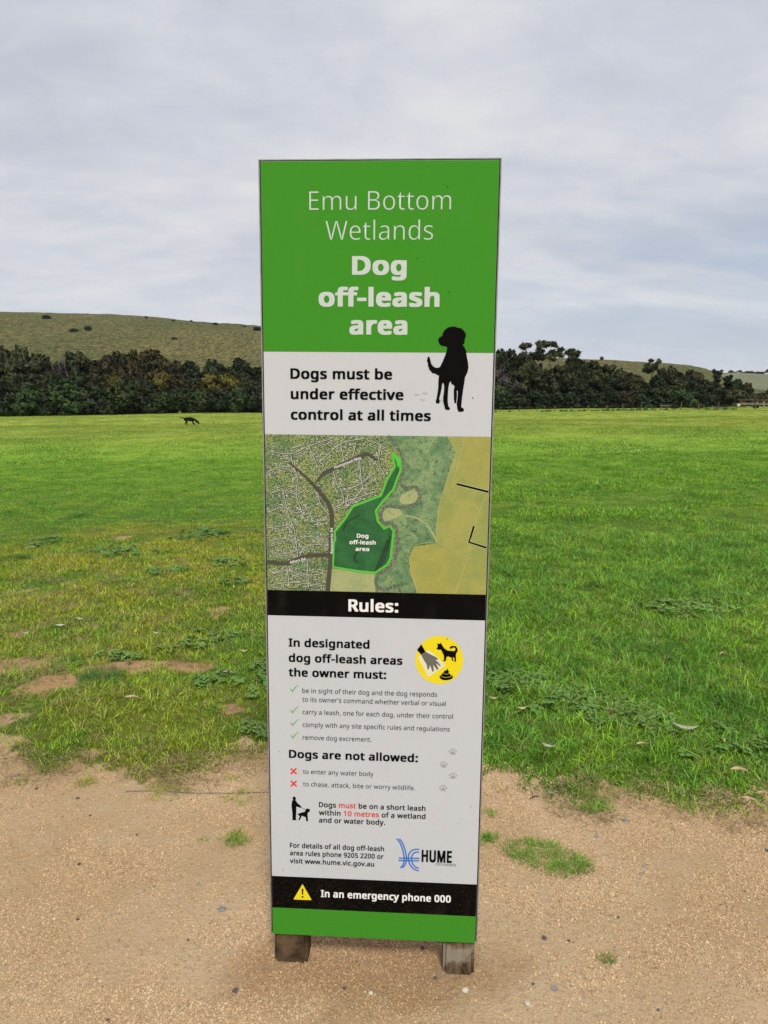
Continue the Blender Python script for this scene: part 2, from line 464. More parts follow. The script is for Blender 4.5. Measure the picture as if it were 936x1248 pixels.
M['ground'] = ground_mat(); M['pebble'] = pebble_mat(); M['blade'] = blade_mat()
M['hill'] = hill_mat('hill_tussock', (.225, .190, .068), (.150, .155, .052), (.050, .056, .018), 1.6)
M['hill_far'] = hill_mat('far_hill_pasture', (.25, .25, .14), (.205, .215, .125), (.145, .16, .09), 1.6)
M['bark_pale'] = simple('bark_pale', (.30, .26, .20), (.16, .13, .10), 2.0)
M['bark_dark'] = simple('bark_dark', (.085, .065, .045), (.045, .035, .025), 2.0)
M['leaf_dark'] = leaf_mat('foliage_dark_green', (.007, .014, .005), (.045, .070, .020))
M['leaf_green'] = leaf_mat('foliage_green', (.011, .024, .006), (.070, .110, .026))
M['leaf_blue'] = leaf_mat('foliage_blue_green', (.010, .020, .009), (.062, .092, .042))
M['leaf_olive'] = leaf_mat('foliage_olive', (.018, .022, .008), (.098, .106, .036))
M['leaf_gum'] = leaf_mat('foliage_grey_olive', (.035, .044, .020), (.13, .15, .060))
M['leaf_brown'] = leaf_mat('foliage_brown', (.018, .017, .006), (.095, .082, .029))
M['leaf_yellow'] = leaf_mat('foliage_yellow', (.055, .055, .012), (.21, .18, .032))
M['twig'] = leaf_mat('bare_twigs', (.045, .036, .034), (.085, .068, .058), trans=0.0)
M['leaf_weed'] = leaf_mat('weed_leaf', (.11, .22, .04), (.23, .36, .085))
M['dryleaf'] = simple('dry_leaf', (.33, .22, .115), (.50, .37, .22), 30, .6, .3, .002, .3)
M['paleleaf'] = simple('pale_leaf', (.30, .31, .22), (.46, .45, .34), 30, .55, .3, .002, .3)
M['stone_grey'] = simple('stone_grey', (.17, .17, .17), (.30, .30, .29), 60, .85, .5, .004)
M['stone_dark'] = simple('stone_dark', (.06, .052, .05), (.15, .13, .12), 60, .8, .5, .004)
M['stone_pale'] = simple('stone_pale', (.50, .43, .31), (.66, .60, .48), 60, .8, .4, .003)
M['rod'] = simple('rusty_rod', (.16, .14, .12), (.25, .21, .17), 50, .7)
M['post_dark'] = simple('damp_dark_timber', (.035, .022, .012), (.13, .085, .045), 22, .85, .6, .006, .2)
M['fur'] = simple('black_fur', (.003, .003, .003), (.007, .0065, .006), 60, .75, .3, .004, .12)
M['fence_wood'] = simple('fence_wood', (.07, .062, .046), (.15, .13, .10), 9)
M['rail_wood'] = simple('rail_wood', (.075, .045, .028), (.13, .085, .05), 9)
M['wire'] = simple('fence_wire', (.10, .10, .10), (.16, .16, .15), 9, .5)
M['white_metal'] = simple('white_metal', (.36, .36, .35), (.46, .46, .44), 9, .5)
M['pale_yellow'] = simple('pale_yellow_plate', (.50, .50, .32), (.58, .57, .38), 9, .5)
M['rust'] = simple('rust', (.14, .05, .025), (.22, .085, .04), 12)

# ------------------------------------------------------------------ ground sheet and path
def grow(start, step, ratio, end):
    o = []; x = start
    while x < end:
        step *= ratio; x += step; o.append(min(x, end))
    return o


ST = .015
xr = grow(2.3, ST, 1.085, 3000); xc = list(np.arange(-2.3, 2.3001, ST)); XS = np.array([-v for v in xr[::-1]] + xc + xr)
yc = list(np.arange(1.35, 3.55, ST)); yr = grow(yc[-1], ST, 1.04, 3000); yb = grow(-yc[0], ST*2, 1.25, 400)
YS = np.array([-v for v in yb[::-1]] + yc + yr)
GX, GY = np.meshgrid(XS, YS)
GZ = field_h(GX, GY)
nx, ny = len(XS), len(YS)
verts = np.stack([GX, GY, GZ], -1).reshape(-1, 3)
ii, jj = np.meshgrid(np.arange(ny-1), np.arange(nx-1), indexing='ij')
a0 = (ii*nx+jj).ravel(); quads = np.stack([a0, a0+1, a0+nx+1, a0+nx], -1)
cx = verts[quads].mean(1)
isp = (cx[:, 1] < edge_y(cx[:, 0]))
cov = cover(verts[:, 0], verts[:, 1])


def sub_mesh(name, fsel):
    q = quads[fsel]; used, inv = np.unique(q, return_inverse=True)
    me = mesh_np(name, verts[used], inv.reshape(-1, 4), M['ground'], True)
    at = me.attributes.new('cover', 'FLOAT', 'POINT'); at.data.foreach_set('value', cov[used].astype(np.float32))
    return me


obj('gravel_path', sub_mesh('gravel_path', isp), kind='structure')
obj('grass_field', sub_mesh('grass_field', ~isp), kind='structure')

# ------------------------------------------------------------------ hills
def crest_line(pxpy, Y):
    px = np.array([p[0] for p in pxpy]); pts = np.array([CAM + ray(*p)*Y for p in pxpy]); return pts[:, 0], pts[:, 2]


def hill(name, mat, crest, Yc, y0, y1, x0, x1, step, dip):
    cx_, cz_ = crest_line(crest, Yc)
    xs = np.arange(x0, x1, step); ys = np.arange(y0, y1, step)
    X, Y = np.meshgrid(xs, ys)
    cz = np.interp(X*Yc/np.maximum(Y, Yc*.55), cx_, cz_)
    base = zt(X, Y*0+190) - 1.0
    t = (Y-y0)/(Yc-y0)
    prof = np.where(t < 1, sstep(t, -.08, 1.0)*.55 + .45*np.clip(t, 0, 1)**.8, 1-dip*(t-1)**2)
    Z = base + (cz-base)*np.clip(prof, -1, 1)
    Z += (fbm(X*.02, Y*.02, 31, 4)-.47)*5*np.clip(t, 0, .8) + (vnoise(X*.22, Y*.22, 33)-.5)*.7
    nx_, ny_ = len(xs), len(ys)
    ii, jj = np.meshgrid(np.arange(ny_-1), np.arange(nx_-1), indexing='ij'); a0 = (ii*nx_+jj).ravel()
    me = mesh_np(name, np.stack([X, Y, Z], -1).reshape(-1, 3), np.stack([a0, a0+1, a0+nx_+1, a0+nx_], -1), mat, True)
    def hz(x, y):
        j = np.clip(int((x-x0)/step), 0, nx_-1); i = np.clip(int((y-y0)/step), 0, ny_-1); return float(Z[i, j])
    return obj(name, me, kind='structure'), hz


hill1, hz1 = hill('hill', M['hill'], [(-900, 420), (-500, 396), (-200, 384), (0, 382), (100, 384), (200, 388.5), (320, 399), (430, 415), (560, 431), (660, 437.5), (760, 440.5), (800, 442.6),
                    (840, 446.5), (862, 451), (885, 462), (920, 480), (1000, 489), (1400, 492)], 600, 215, 760, -800, 700, 4.0, .5)
hill2, hz2 = hill('hill', M['hill_far'], [(-500, 470), (300, 462), (700, 458), (850, 455.5), (900, 455), (936, 456.5), (1100, 458), (1500, 462)], 1150, 500, 1500, -300, 1500, 9.0, .5)

# ------------------------------------------------------------------ scatter by geometry nodes
def proto_collection(name, meshes):
    c = bpy.data.collections.new(name)
    for i, me in enumerate(meshes):
        o = bpy.data.objects.new('%s_%02d' % (name, i), me); c.objects.link(o)
    return c


def scatter(name, pts, scl, rot, idx, protos, **kw):
    me = bpy.data.meshes.new(name); n = len(pts)
    me.vertices.add(n); me.vertices.foreach_set('co', np.asarray(pts, np.float32).ravel())
    a = me.attributes.new('scl', 'FLOAT', 'POINT'); a.data.foreach_set('value', np.asarray(scl, np.float32))
    a = me.attributes.new('rot', 'FLOAT_VECTOR', 'POINT'); a.data.foreach_set('vector', np.asarray(rot, np.float32).ravel())
    a = me.attributes.new('idx', 'INT', 'POINT'); a.data.foreach_set('value', np.asarray(idx, np.int32))
    o = obj(name, me, **kw)
    ng = bpy.data.node_groups.new(name, 'GeometryNodeTree')
    ng.interface.new_socket('Geometry', in_out='INPUT', socket_type='NodeSocketGeometry')
    ng.interface.new_socket('Geometry', in_out='OUTPUT', socket_type='NodeSocketGeometry')
    N = ng.nodes; L = ng.links
    gi = N.new('NodeGroupInput'); go = N.new('NodeGroupOutput')
    ci = N.new('GeometryNodeCollectionInfo'); ci.inputs['Collection'].default_value = protos
    ci.inputs['Separate Children'].default_value = True; ci.inputs['Reset Children'].default_value = True
    ip = N.new('GeometryNodeInstanceOnPoints'); ip.inputs['Pick Instance'].default_value = True
    def na(nm, t):
        x = N.new('GeometryNodeInputNamedAttribute'); x.data_type = t; x.inputs[0].default_value = nm; return x.outputs[0]
    er = N.new('FunctionNodeEulerToRotation'); L.new(na('rot', 'FLOAT_VECTOR'), er.inputs[0])
    L.new(gi.outputs[0], ip.inputs['Points']); L.new(ci.outputs[0], ip.inputs['Instance'])
    L.new(na('idx', 'INT'), ip.inputs['Instance Index']); L.new(er.outputs[0], ip.inputs['Rotation'])
    L.new(na('scl', 'FLOAT'), ip.inputs['Scale']); L.new(ip.outputs[0], go.inputs[0])
    md = o.modifiers.new('scatter', 'NODES'); md.node_group = ng
    return o


def tuft_mesh(name, n, rad, hmin, hmax, wid, lean, seed, mat, segs=3, droop=.35):
    r = np.random.default_rng(seed); V = []; F = []; A = []
    for i in range(n):
        ang = r.uniform(0, 2*np.pi); rr = rad*np.sqrt(r.uniform()); bx, by = rr*np.cos(ang), rr*np.sin(ang)
        h = r.uniform(hmin, hmax)*(1-.25*rr/rad); la = r.uniform(0, 2*np.pi) if r.uniform() < .4 else ang + r.normal(0, .6)
        ln = lean*r.uniform(.3, 1.3); w_ = wid*r.uniform(.7, 1.3); side = np.array([-np.sin(la+r.normal(0, .5)), np.cos(la+r.normal(0, .5)), 0])
        b = len(V); val = r.uniform()
        for s in range(segs+1):
            t = s/segs; out = h*ln*(t**1.6); z = h*t*(1-droop*ln*t)
            c = np.array([bx+np.cos(la)*out, by+np.sin(la)*out, z-.004])
            ww = w_*(1-t**1.8)*.5
            if s < segs: V += [c-side*ww, c+side*ww]; A += [val, val]
            else: V.append(c); A.append(val)
        for s in range(segs-1): F.append((b+2*s, b+2*s+1, b+2*s+3, b+2*s+2))
        F.append((b+2*segs-2, b+2*segs-1, b+2*segs, b+2*segs))
    me = bpy.data.meshes.new(name); me.from_pydata([tuple(v) for v in V], [], [tuple(dict.fromkeys(f)) for f in F]); me.update()
    at = me.attributes.new('bl', 'FLOAT', 'POINT'); at.data.foreach_set('value', np.array(A, np.float32))
    me.materials.append(mat)
    for p in me.polygons: p.use_smooth = True
    return me


tufts = []
for k in range(5): tufts.append(tuft_mesh('tuft', 22, .045, .018, .042, .0036, .9, 100+k, M['blade'], 3))      # 0-4 short turf
for k in range(5): tufts.append(tuft_mesh('tuft', 20, .050, .042, .095, .0042, 1.05, 200+k, M['blade'], 4, .45))  # 5-9 lush
for k in range(4): tufts.append(tuft_mesh('tuft', 48, .15, .024, .058, .0062, .9, 300+k, M['blade'], 3))        # 10-13 middle distance
for k in range(4): tufts.append(tuft_mesh('tuft', 64, .45, .028, .066, .014, .8, 400+k, M['blade'], 2))         # 14-17 far
for k in range(3): tufts.append(tuft_mesh('tuft', 30, .045, .04, .085, .0026, .9, 500+k, M['blade'], 4, .45))    # 18-20 fine bushy
TC = proto_collection('grass_tufts', tufts)


def strip_points(y0, y1, dens, margin):
    yy0 = y0; pts = []
    wmax = y1*.56+margin
    n = int(dens*(y1-y0)*2*wmax)
    x = rng.uniform(-wmax, wmax, n); y = rng.uniform(y0, y1, n)
    k = np.abs(x) < y*.56+margin
    return x[k], y[k]


gp, gs, gr, gi_ = [], [], [], []


def add_pts(x, y, s, idx, tilt=.12, dz=0.0):
    z = field_h(x, y)+dz
    gp.append(np.stack([x, y, z], -1)); gs.append(s)
    gr.append(np.stack([rng.normal(0, tilt, len(x)), rng.normal(0, tilt, len(x)), rng.uniform(0, 6.283, len(x))], -1)); gi_.append(idx)


def lush(x, y):
    """taller, wetter growth: the right side, and a band on the left"""
    l = sstep(x, -.5, .9)*.75 + .25*sstep(y, 7.5, 11) + .38*(1-sstep(x, -.6, .2))*(1-sstep(y-edge_y(x), .25, .9))
    l = l + .8*np.exp(-(((x+1.1)/.8)**2+((y-4.45)/.28)**2)) + .6*np.exp(-(((x+1.3)/.45)**2+((y-3.75)/.25)**2))
    l = l*(.35+1.1*fbm(x*1.6, y*1.6, 41, 3))
    return np.clip(l*1.25, 0, 1)*(.35+.65*sstep(y-edge_y(x), .0, .5))


# near turf
x, y = strip_points(2.4, 4.6, 1000, 1.0)
c = cover(x, y); k = rng.uniform(size=len(x)) < c*(.75+.25*vnoise(x*5, y*5, 44)); x, y = x[k], y[k]
L_ = lush(x, y); tall = rng.uniform(size=len(x)) < L_*.62
s = np.where(tall, .55+.75*L_, .75+.5*vnoise(x*2, y*2, 45))*rng.uniform(.75, 1.2, len(x))
add_pts(x, y, s, np.where(tall, rng.integers(5, 10, len(x)), rng.integers(0, 5, len(x))))
x, y = strip_points(4.6, 8.5, 420, 1.2)
c = cover(x, y); k = rng.uniform(size=len(x)) < c; x, y = x[k], y[k]
L_ = lush(x, y); tall = rng.uniform(size=len(x)) < L_*.6
s = np.where(tall, .7+.65*L_, 1.0+.5*vnoise(x*2, y*2, 45))*rng.uniform(.8, 1.25, len(x))
add_pts(x, y, s, np.where(tall, rng.integers(5, 10, len(x)), rng.integers(0, 5, len(x))))
x, y = strip_points(8.3, 22, 80, 2.5)
L_ = lush(x, y); s = (.6+.85*L_*sstep(fbm(x*1.3, y*.9, 46, 4), .25, .7))*rng.uniform(.75, 1.3, len(x)); c = cover(x, y); k = rng.uniform(size=len(x)) < c
add_pts(x[k], y[k], s[k], rng.integers(10, 14, k.sum()))
x, y = strip_points(21, 62, 8, 5)
s = (.6+.75*sstep(fbm(x*.5, y*.35, 47, 4), .25, .7))*rng.uniform(.75, 1.3, len(x)); add_pts(x, y, s, rng.integers(14, 18, len(x)))
x, y = strip_points(60, 135, .9, 8)
s = (1.0+.9*fbm(x*.15, y*.1, 48, 3))*rng.uniform(.9, 1.4, len(x)); add_pts(x, y, s, rng.integers(14, 18, len(x)), .05)
gp = np.concatenate(gp); gs = np.concatenate(gs); gr = np.concatenate(gr); gi_ = np.concatenate(gi_)
scatter('grass', gp, gs, gr, gi_, TC, label='short green pasture grass covering the field behind the sign', cat='grass', kind='stuff')

# dead straw lying in the worn turf
M['straw'] = leaf_mat('straw', (.26, .19, .085), (.50, .38, .19), .3, .15)
SC = proto_collection('straw_wisps', [tuft_mesh('straw', 16, .05, .012, .045, .0026, 2.6, 600+k, M['straw'], 3, .30) for k in range(4)])
xs_, ys_ = [], []
for bx, by, rx, ry in BARE:
    n = int(700*rx*ry)+6; xs_.append(bx+rx*.75*rng.normal(size=n)); ys_.append(by+ry*.75*rng.normal(size=n))
n = 3400; a = -2.4+1.1*rng.normal(size=n); b = 5.4+1.9*rng.normal(size=n); xs_.append(a); ys_.append(b)
n = 1000; xs_.append(rng.uniform(-2.6, 2.4, n)); ys_.append(edge_y(xs_[-1])+.10*rng.normal(size=n))
n = 260; xs_.append(rng.uniform(.3, 3.2, n)); ys_.append(rng.uniform(2.9, 5.5, n))
x = np.concatenate(xs_); y = np.concatenate(ys_); k = (y > 2.5) & (np.abs(x) < y*.56+1) & (y > edge_y(x)-.12) & (vnoise(x*5, y*5, 91) > .35); x = x[k]; y = y[k]; n = len(x)
scatter('straw', np.stack([x, y, field_h(x, y)+.004+.012*cover(x, y)*rng.uniform(size=n)], -1), rng.uniform(.5, 1.1, n), np.stack([rng.normal(0, .12, n), rng.normal(0, .12, n), rng.uniform(0, 6.28, n)], -1), rng.integers(0, 4, n), SC,
        label='dead straw-coloured wisps lying in the worn turf and along the path edge', cat='straw', kind='stuff')

# ------------------------------------------------------------------ grit on the path
def rock_mesh(name, seed, mat, sub=1, flat=.7, jag=.22):
    bm = bmesh.new(); bmesh.ops.create_icosphere(bm, subdivisions=sub, radius=.5); r = random.Random(seed)
    for v in bm.verts: v.co *= 1+r.uniform(-jag, jag)
    for v in bm.verts: v.co = Vector((v.co.x, v.co.y*r.uniform(.8, .95), v.co.z*flat))
    me = bpy.data.meshes.new(name); bm.to_mesh(me); bm.free(); me.materials.append(mat); return me


PC = proto_collection('grit_grains', [rock_mesh('grain', k, M['pebble'], 1) for k in range(6)])
n = 520000
x = rng.uniform(-2.6, 2.6, n); y = 1.35 + (3.35-1.35)*rng.uniform(size=n)**1.25
cl = vnoise(x*3, y*3, 51)*.6 + vnoise(x*11, y*11, 52)*.4
k = (np.abs(x) < y*.56+.7) & (y < edge_y(x)+.15) & (rng.uniform(size=n) < .12+.95*sstep(cl, .36, .66)); x, y = x[k], y[k]
sz = (.0024 + .0055*rng.uniform(size=len(x))**2.6 + .005*(rng.uniform(size=len(x)) > .996))*(.75+.6*vnoise(x*2, y*2, 53))
rot = rng.uniform(0, 6.28, (len(x), 3)); rot[:, :2] *= .1
scatter('gravel', np.stack([x, y, field_h(x, y)+sz*.12], -1), sz, rot, rng.integers(0, 6, len(x)), PC,
        label='fine tan grit and gravel scattered over the bare path', cat='gravel', kind='stuff')

# ------------------------------------------------------------------ the sign
SW, SH = .576, 2.048
PSI = -0.05181812; ZT = 2.154
sign = empty('information_sign', (-.0192, 1.85, 0), PSI, label='tall green and white dog off-leash area sign standing on two timber posts', cat='sign')
# local frame of the sign: x to the right, -y towards the viewer, z up


def pu(u, v): return (u/1000-SW/2, ZT-v/1000)       # millimetres from the top left corner of the face


def rect_prism(name, u0, u1, v0, v1, y0, y1, mat, parent, bev=0.0, **kw):
    x0, z1 = pu(u0, v0); x1, z0 = pu(u1, v1)
    me = MB().box(x0, x1, y0, y1, z0, z1).mesh(name, mat)
    if bev: bevel(me, bev, 1)
    return obj(name, me, parent, **kw)


panel = rect_prism('front_panel', 5.5, 570.5, 4.5, 2047, .0, .003, M['white'], sign)
for nm, a in (('frame_bar', (0, 3.0, 0, 2048)), ('frame_bar', (573.0, 576, 0, 2048))): rect_prism(nm, *a, -.0012, .100, M['alu'], sign, .0006)
rect_prism('frame_bar', 3.2, 572.8, 0, 2.6, -.0010, .100, M['alu'], sign, .0006)
rect_prism('frame_bar', 3.2, 572.8, 2045, 2047.6, .004, .100, M['alu'], sign, .0006)
rect_prism('inner_channel', 3.1, 572.9, 2.7, 2044, .0035, .006, M['black'], sign)
rect_prism('back_panel', 3.1, 572.9, 2.7, 2044, .096, .099, M['alu'], sign)


def layer(name, poly, lev, mat, parent, **kw):
    """flat print: a thin sheet lying on the panel, lev in 0.1 mm steps"""
    pts = [Vector((pu(*p)[0], 0, pu(*p)[1])) for p in poly]
    tris = tessellate_polygon([[Vector((p.x, p.z, 0)) for p in pts]])
    yy = -.0001*lev
    me = bpy.data.meshes.new(name); me.from_pydata([(p.x, yy, p.z) for p in pts], [], [tuple(t) for t in tris]); me.update()
    for p in me.polygons:
        if p.normal.y > 0: p.flip()
    me.materials.append(mat)
    return obj(name, me, parent, **kw)


def box4(u0, v0, u1, v1): return [(u0, v0), (u1, v0), (u1, v1), (u0, v1)]


def smooth_poly(pts, n=3):
    """closed Catmull-Rom through the points"""
    o = []; L = len(pts)
    for i in range(L):
        p0, p1, p2, p3 = (np.array(pts[(i+k) % L]) for k in (-1, 0, 1, 2))
        for s in range(n):
            t = s/n; o.append(tuple(.5*((2*p1)+(-p0+p2)*t+(2*p0-5*p1+4*p2-p3)*t*t+(-p0+3*p1-3*p2+p3)*t**3)))
    return o


def smooth_line(pts, n=4):
    o = []; L = len(pts)
    for i in range(L-1):
        p0, p1, p2, p3 = (np.array(pts[min(max(i+k, 0), L-1)]) for k in (-1, 0, 1, 2))
        for s in range(n):
            t = s/n; o.append(tuple(.5*((2*p1)+(-p0+p2)*t+(2*p0-5*p1+4*p2-p3)*t*t+(-p0+3*p1-3*p2+p3)*t**3)))
    o.append(tuple(pts[-1])); return o


def stroke(name, pts, wid, lev, mat, parent, closed=False, **kw):
    pts = [np.array(p, float) for p in pts]; L = len(pts); V = []; F = []
    for i, p in enumerate(pts):
        a = pts[(i-1) % L] if (closed or i > 0) else p; b = pts[(i+1) % L] if (closed or i < L-1) else p
        d = (b-a)/max(np.linalg.norm(b-a), 1e-6); nrm = np.array([-d[1], d[0]]); ww = (wid[i] if hasattr(wid, '__len__') else wid)/2
        for s in (1, -1):
            q = p+nrm*ww*s; x, z = pu(*q); V.append((x, -.0001*lev, z))
    for i in range(L if closed else L-1):
        j = (i+1) % L; F.append((2*i, 2*i+1, 2*j+1, 2*j))
    me = bpy.data.meshes.new(name); me.from_pydata(V, [], F); me.update()
    for p in me.polygons:
        if p.normal.y > 0: p.flip()
    me.materials.append(mat)
    return obj(name, me, parent, **kw)


def sign_font():
    """the plain humanist sans that ships inside Blender; the built-in face if it is missing"""
    import os
    try: return bpy.data.fonts.load(os.path.join(bpy.utils.resource_path('LOCAL'), 'datafiles', 'fonts', 'NotoSansHebrew-Regular.woff2'))
    except Exception: return None


FONT = sign_font()
WEIGHTS = {'light': (0, 0, 1.0, -.010), 'book': (0, 0, 1.02, .0), 'semi': (.020, .013, 1.05, 0), 'bold': (.033, .021, 1.07, 0), 'black': (.041, .028, 1.085, 0)}


def text_mesh(s, weight):
    dx, dy, sp_, off = WEIGHTS[weight]
    cu = bpy.data.curves.new('lettering', 'FONT'); cu.body = s; cu.size = 1.0; cu.resolution_u = 4; cu.fill_mode = 'FRONT'
    cu.offset = off; cu.space_character = sp_
    if FONT: cu.font = FONT
    o = bpy.data.objects.new('lettering', cu); col.objects.link(o)
    dg = bpy.context.evaluated_depsgraph_get(); dg.update()
    me = bpy.data.meshes.new_from_object(o.evaluated_get(dg)); bpy.data.objects.remove(o)
    if dx:      # fatten the strokes: a few shifted copies a hair apart
        V = [tuple(v.co) for v in me.vertices]; F = [tuple(p.vertices) for p in me.polygons]; VV = []; FF = []
        for i, (a, b) in enumerate(((1, 1), (1, -1), (-1, 1), (-1, -1), (0, 1), (0, -1), (1, 0), (-1, 0), (0, 0))):
            n = len(VV); VV += [(x+a*dx, y+b*dy, i*.01) for x, y, z in V]; FF += [tuple(k+n for k in f) for f in F]
        me = bpy.data.meshes.new('lettering'); me.from_pydata(VV, [], FF); me.update()
    me.materials.clear()
    return me


_capcache = {}


def cap_h(wt_):
    if wt_ not in _capcache:
        me = text_mesh('H', wt_); ys = [v.co.y for v in me.vertices]; _capcache[wt_] = (max(ys)-min(ys), min(ys))
    return _capcache[wt_]


def lettering(s, u0, u1, v, cap, weight, mat, lev=9, parent=None, split=None, rot=0.0, center=None):
    """s set between u0 and u1 on baseline v with capital height cap (mm); split = list of (from, to, material)"""
    me = text_mesh(s, weight)
    xs = [w_.co.x for w_ in me.vertices]; x0, x1 = min(xs), max(xs); k = (u1-u0)/(x1-x0)
    ch, cb = cap_h(weight); kv = cap/ch
    ca, sa = math.cos(rot), math.sin(rot)
    for w_ in me.vertices:
        du = (w_.co.x-x0)*k; dv = -(w_.co.y-cb)*kv
        x, z = pu(u0+du*ca-dv*sa, v+du*sa+dv*ca)
        w_.co = (x, -.0001*lev - .0008*w_.co.z, z)
    me.update()
    for p in me.polygons:
        if p.normal.y > 0: p.flip()
    me.materials.append(mat)
    if split:
        (sa_, sb_, m2) = split; me.materials.append(m2)
        for p in me.polygons:
            cu_ = (p.center.x+SW/2)*1000
            if sa_ <= cu_ <= sb_: p.material_index = 1
    return obj('lettering', me, parent or panel)


WL, WB, WBB = 'light', 'bold', 'black'
header = layer('green_header', box4(5.7, 5, 570.3, 447.3), 3, M['green'], panel)
footer = layer('green_footer', box4(5.7, 1965.3, 570.3, 2046.8), 3, M['green'], panel)
layer('black_band', box4(5.7, 1053.6, 570.3, 1121.6), 3, M['black'], panel)
layer('black_band', box4(5.7, 1868.8, 570.3, 1965.2), 3, M['black'], panel)
LG = M['letter_grey']; INK = M['ink']; LW = M['letter_white']
lettering('Emu Bottom', 121.8, 459.5, 114.6, 41.5, WL, LG)
lettering('Wetlands', 160.9, 418.1, 182.9, 42.5, WL, LG)
lettering('Dog', 224.7, 356.6, 264.4, 43.5, WBB, LG)
lettering('off-leash', 143.1, 436.9, 339, 44, WBB, LG)
lettering('area', 218.4, 360.2, 405.2, 44, WBB, LG)
lettering('Dogs must be', 71.9, 324.3, 513, 25.5, WB, INK)
lettering('under effective', 72.2, 352.9, 562.6, 25.5, WB, INK)
lettering('control at all times', 71.8, 421.1, 613.5, 25.5, WB, INK)
lettering('Rules:', 217.1, 346.5, 1106, 32.5, WB, LW)
lettering('In designated', 59.8, 272.6, 1205.5, 22.5, WB, INK)
lettering('dog off-leash areas', 59.5, 359.1, 1247.2, 22.5, WB, INK)
lettering('the owner must:', 59.0, 317.1, 1287.2, 22.5, WB, INK)
for s_, u1, v_ in (('be in sight of their dog and the dog responds', 451.2, 1332.4), ("to its owner's command whether verbal or visual", 474.7, 1357),
                   ('carry a leash, one for each dog, under their control', 493.6, 1392), ('comply with any site specific rules and regulations', 486.6, 1427.8),
                   ('remove dog excrement.', 279.4, 1464.1), ('to enter any water body', 285.3, 1562.2), ('to chase, attack, bite or worry wildlife.', 397.3, 1598.2)):
    lettering(s_, 95.0, u1, v_, 12.6, 'book', INK)
lettering('Dogs are not allowed:', 57.2, 403.7, 1517.5, 22.8, WB, INK)
lettering('Dogs must be on a short leash', 137.6, 426.5, 1657.4, 14.6, 'semi', INK, split=(190.5, 239.5, M['red']))
lettering('within 10 metres of a wetland', 137.5, 427, 1680.8, 14.6, 'semi', INK, split=(204.5, 300.5, M['red']))
lettering('and or water body.', 137.4, 318.4, 1702.8, 14.6, 'semi', INK)
lettering('For details of all dog off-leash', 57, 315.8, 1780.9, 14.2, 'semi', INK)
lettering('area rules phone 9205 2200 or', 56.7, 314.6, 1803.8, 14.2, 'semi', INK)
lettering('visit www.hume.vic.gov.au', 56.5, 289.2, 1827.5, 14.2, 'semi', INK)
lettering('HUME', 418.5, 500.6, 1807.6, 36, 'black', INK)
lettering('CITY COUNCIL', 457.5, 513.5, 1816.2, 6.0, 'book', INK)
lettering('In an emergency phone 000', 141.9, 500.7, 1926.4, 21.5, 'bold', LW)
# running dog shape
DOG = [(435.3, 416.2), (437.7, 411.6), (445.7, 406.8), (446.4, 400.5), (451.2, 393.2), (458.5, 387.4), (469.0, 385.3), (477.5, 385.6), (482.9, 388.3), (489.3, 388.5), (495.7, 393.0), (501.2, 400.3), (502.9, 407.5), (499.9, 415.4), (500.1, 422.1), (498.1, 426.7), (495.1, 428.0), (500.0, 434.6), (504.0, 443.0), (505.8, 455.5), (509.4, 470.2), (510.8, 482.8), (509.0, 493.3), (502.9, 506.0), (501.7, 518.7), (499.0, 537.8), (496.7, 559.2), (495.5, 578.4), (502.1, 582.6), (502.2, 588.0), (497.5, 590.2), (488.5, 589.8), (486.1, 582.8), (484.1, 570.0), (486.3, 552), (486.0, 539), (483.6, 538), (484.6, 553), (482.6, 569.4), (478.7, 568.9), (476.9, 557.2), (476.2, 538.0), (477.7, 527.4), (472.2, 522.8), (470.5, 524.5), (468.2, 515.2), (464.7, 521.1), (463.0, 531.8), (462.1, 548.8), (462.0, 563.8), (463.8, 576.6), (467.6, 580.8), (467.7, 585.1), (462.9, 586.2), (456.4, 584.8), (454.1, 576.7), (451.3, 568.1), (450.4, 555.3), (452.2, 540.4), (452.6, 527.6), (450.3, 519.6), (447.5, 522.3), (446.3, 534.0), (443.8, 546.8), (440.8, 558.6), (442.6, 565.0), (441.4, 569.9), (434.5, 570.4), (432.3, 565.7), (434.3, 558.7), (436.6, 544.8), (438.0, 529.9), (438.1, 515.0), (439.2, 502.3), (434.2, 501.3), (431, 497.4), (429.8, 499.1), (426, 496.4), (423.4, 498.1), (419.0, 491.9), (417, 491), (414.6, 486.7), (413.5, 481.3), (411.4, 481.5), (412, 476.6), (410.7, 470.8), (408.9, 467.7), (410.3, 460.3), (412.6, 456.1), (415.2, 458.2), (417.9, 466.6), (419.7, 473.9), (424.6, 480.2), (430.7, 483.7), (436.7, 483.7), (441.3, 481.6), (447.5, 468.5), (452.5, 455.8), (456.6, 444.3), (457.8, 434.9), (455.2, 432.8), (446.7, 431.8), (440.2, 428.7), (436.3, 422.4)]
layer('dog_silhouette', DOG, 6, M['ink'], panel)
for u, v in ((385, 549), (406, 545.5), (400, 561.5), (446, 563)):
    stroke('paw_mark', [(u-7, v+.6), (u-3, v-1.6), (u, v+.8), (u+3, v-1.2), (u+7, v+.4)], 1.0, 3, M['paw'], panel)
    stroke('paw_mark', [(u-5, v+2.4), (u, v+2.9), (u+5, v+2.2)], .8, 3, M['paw'], panel)
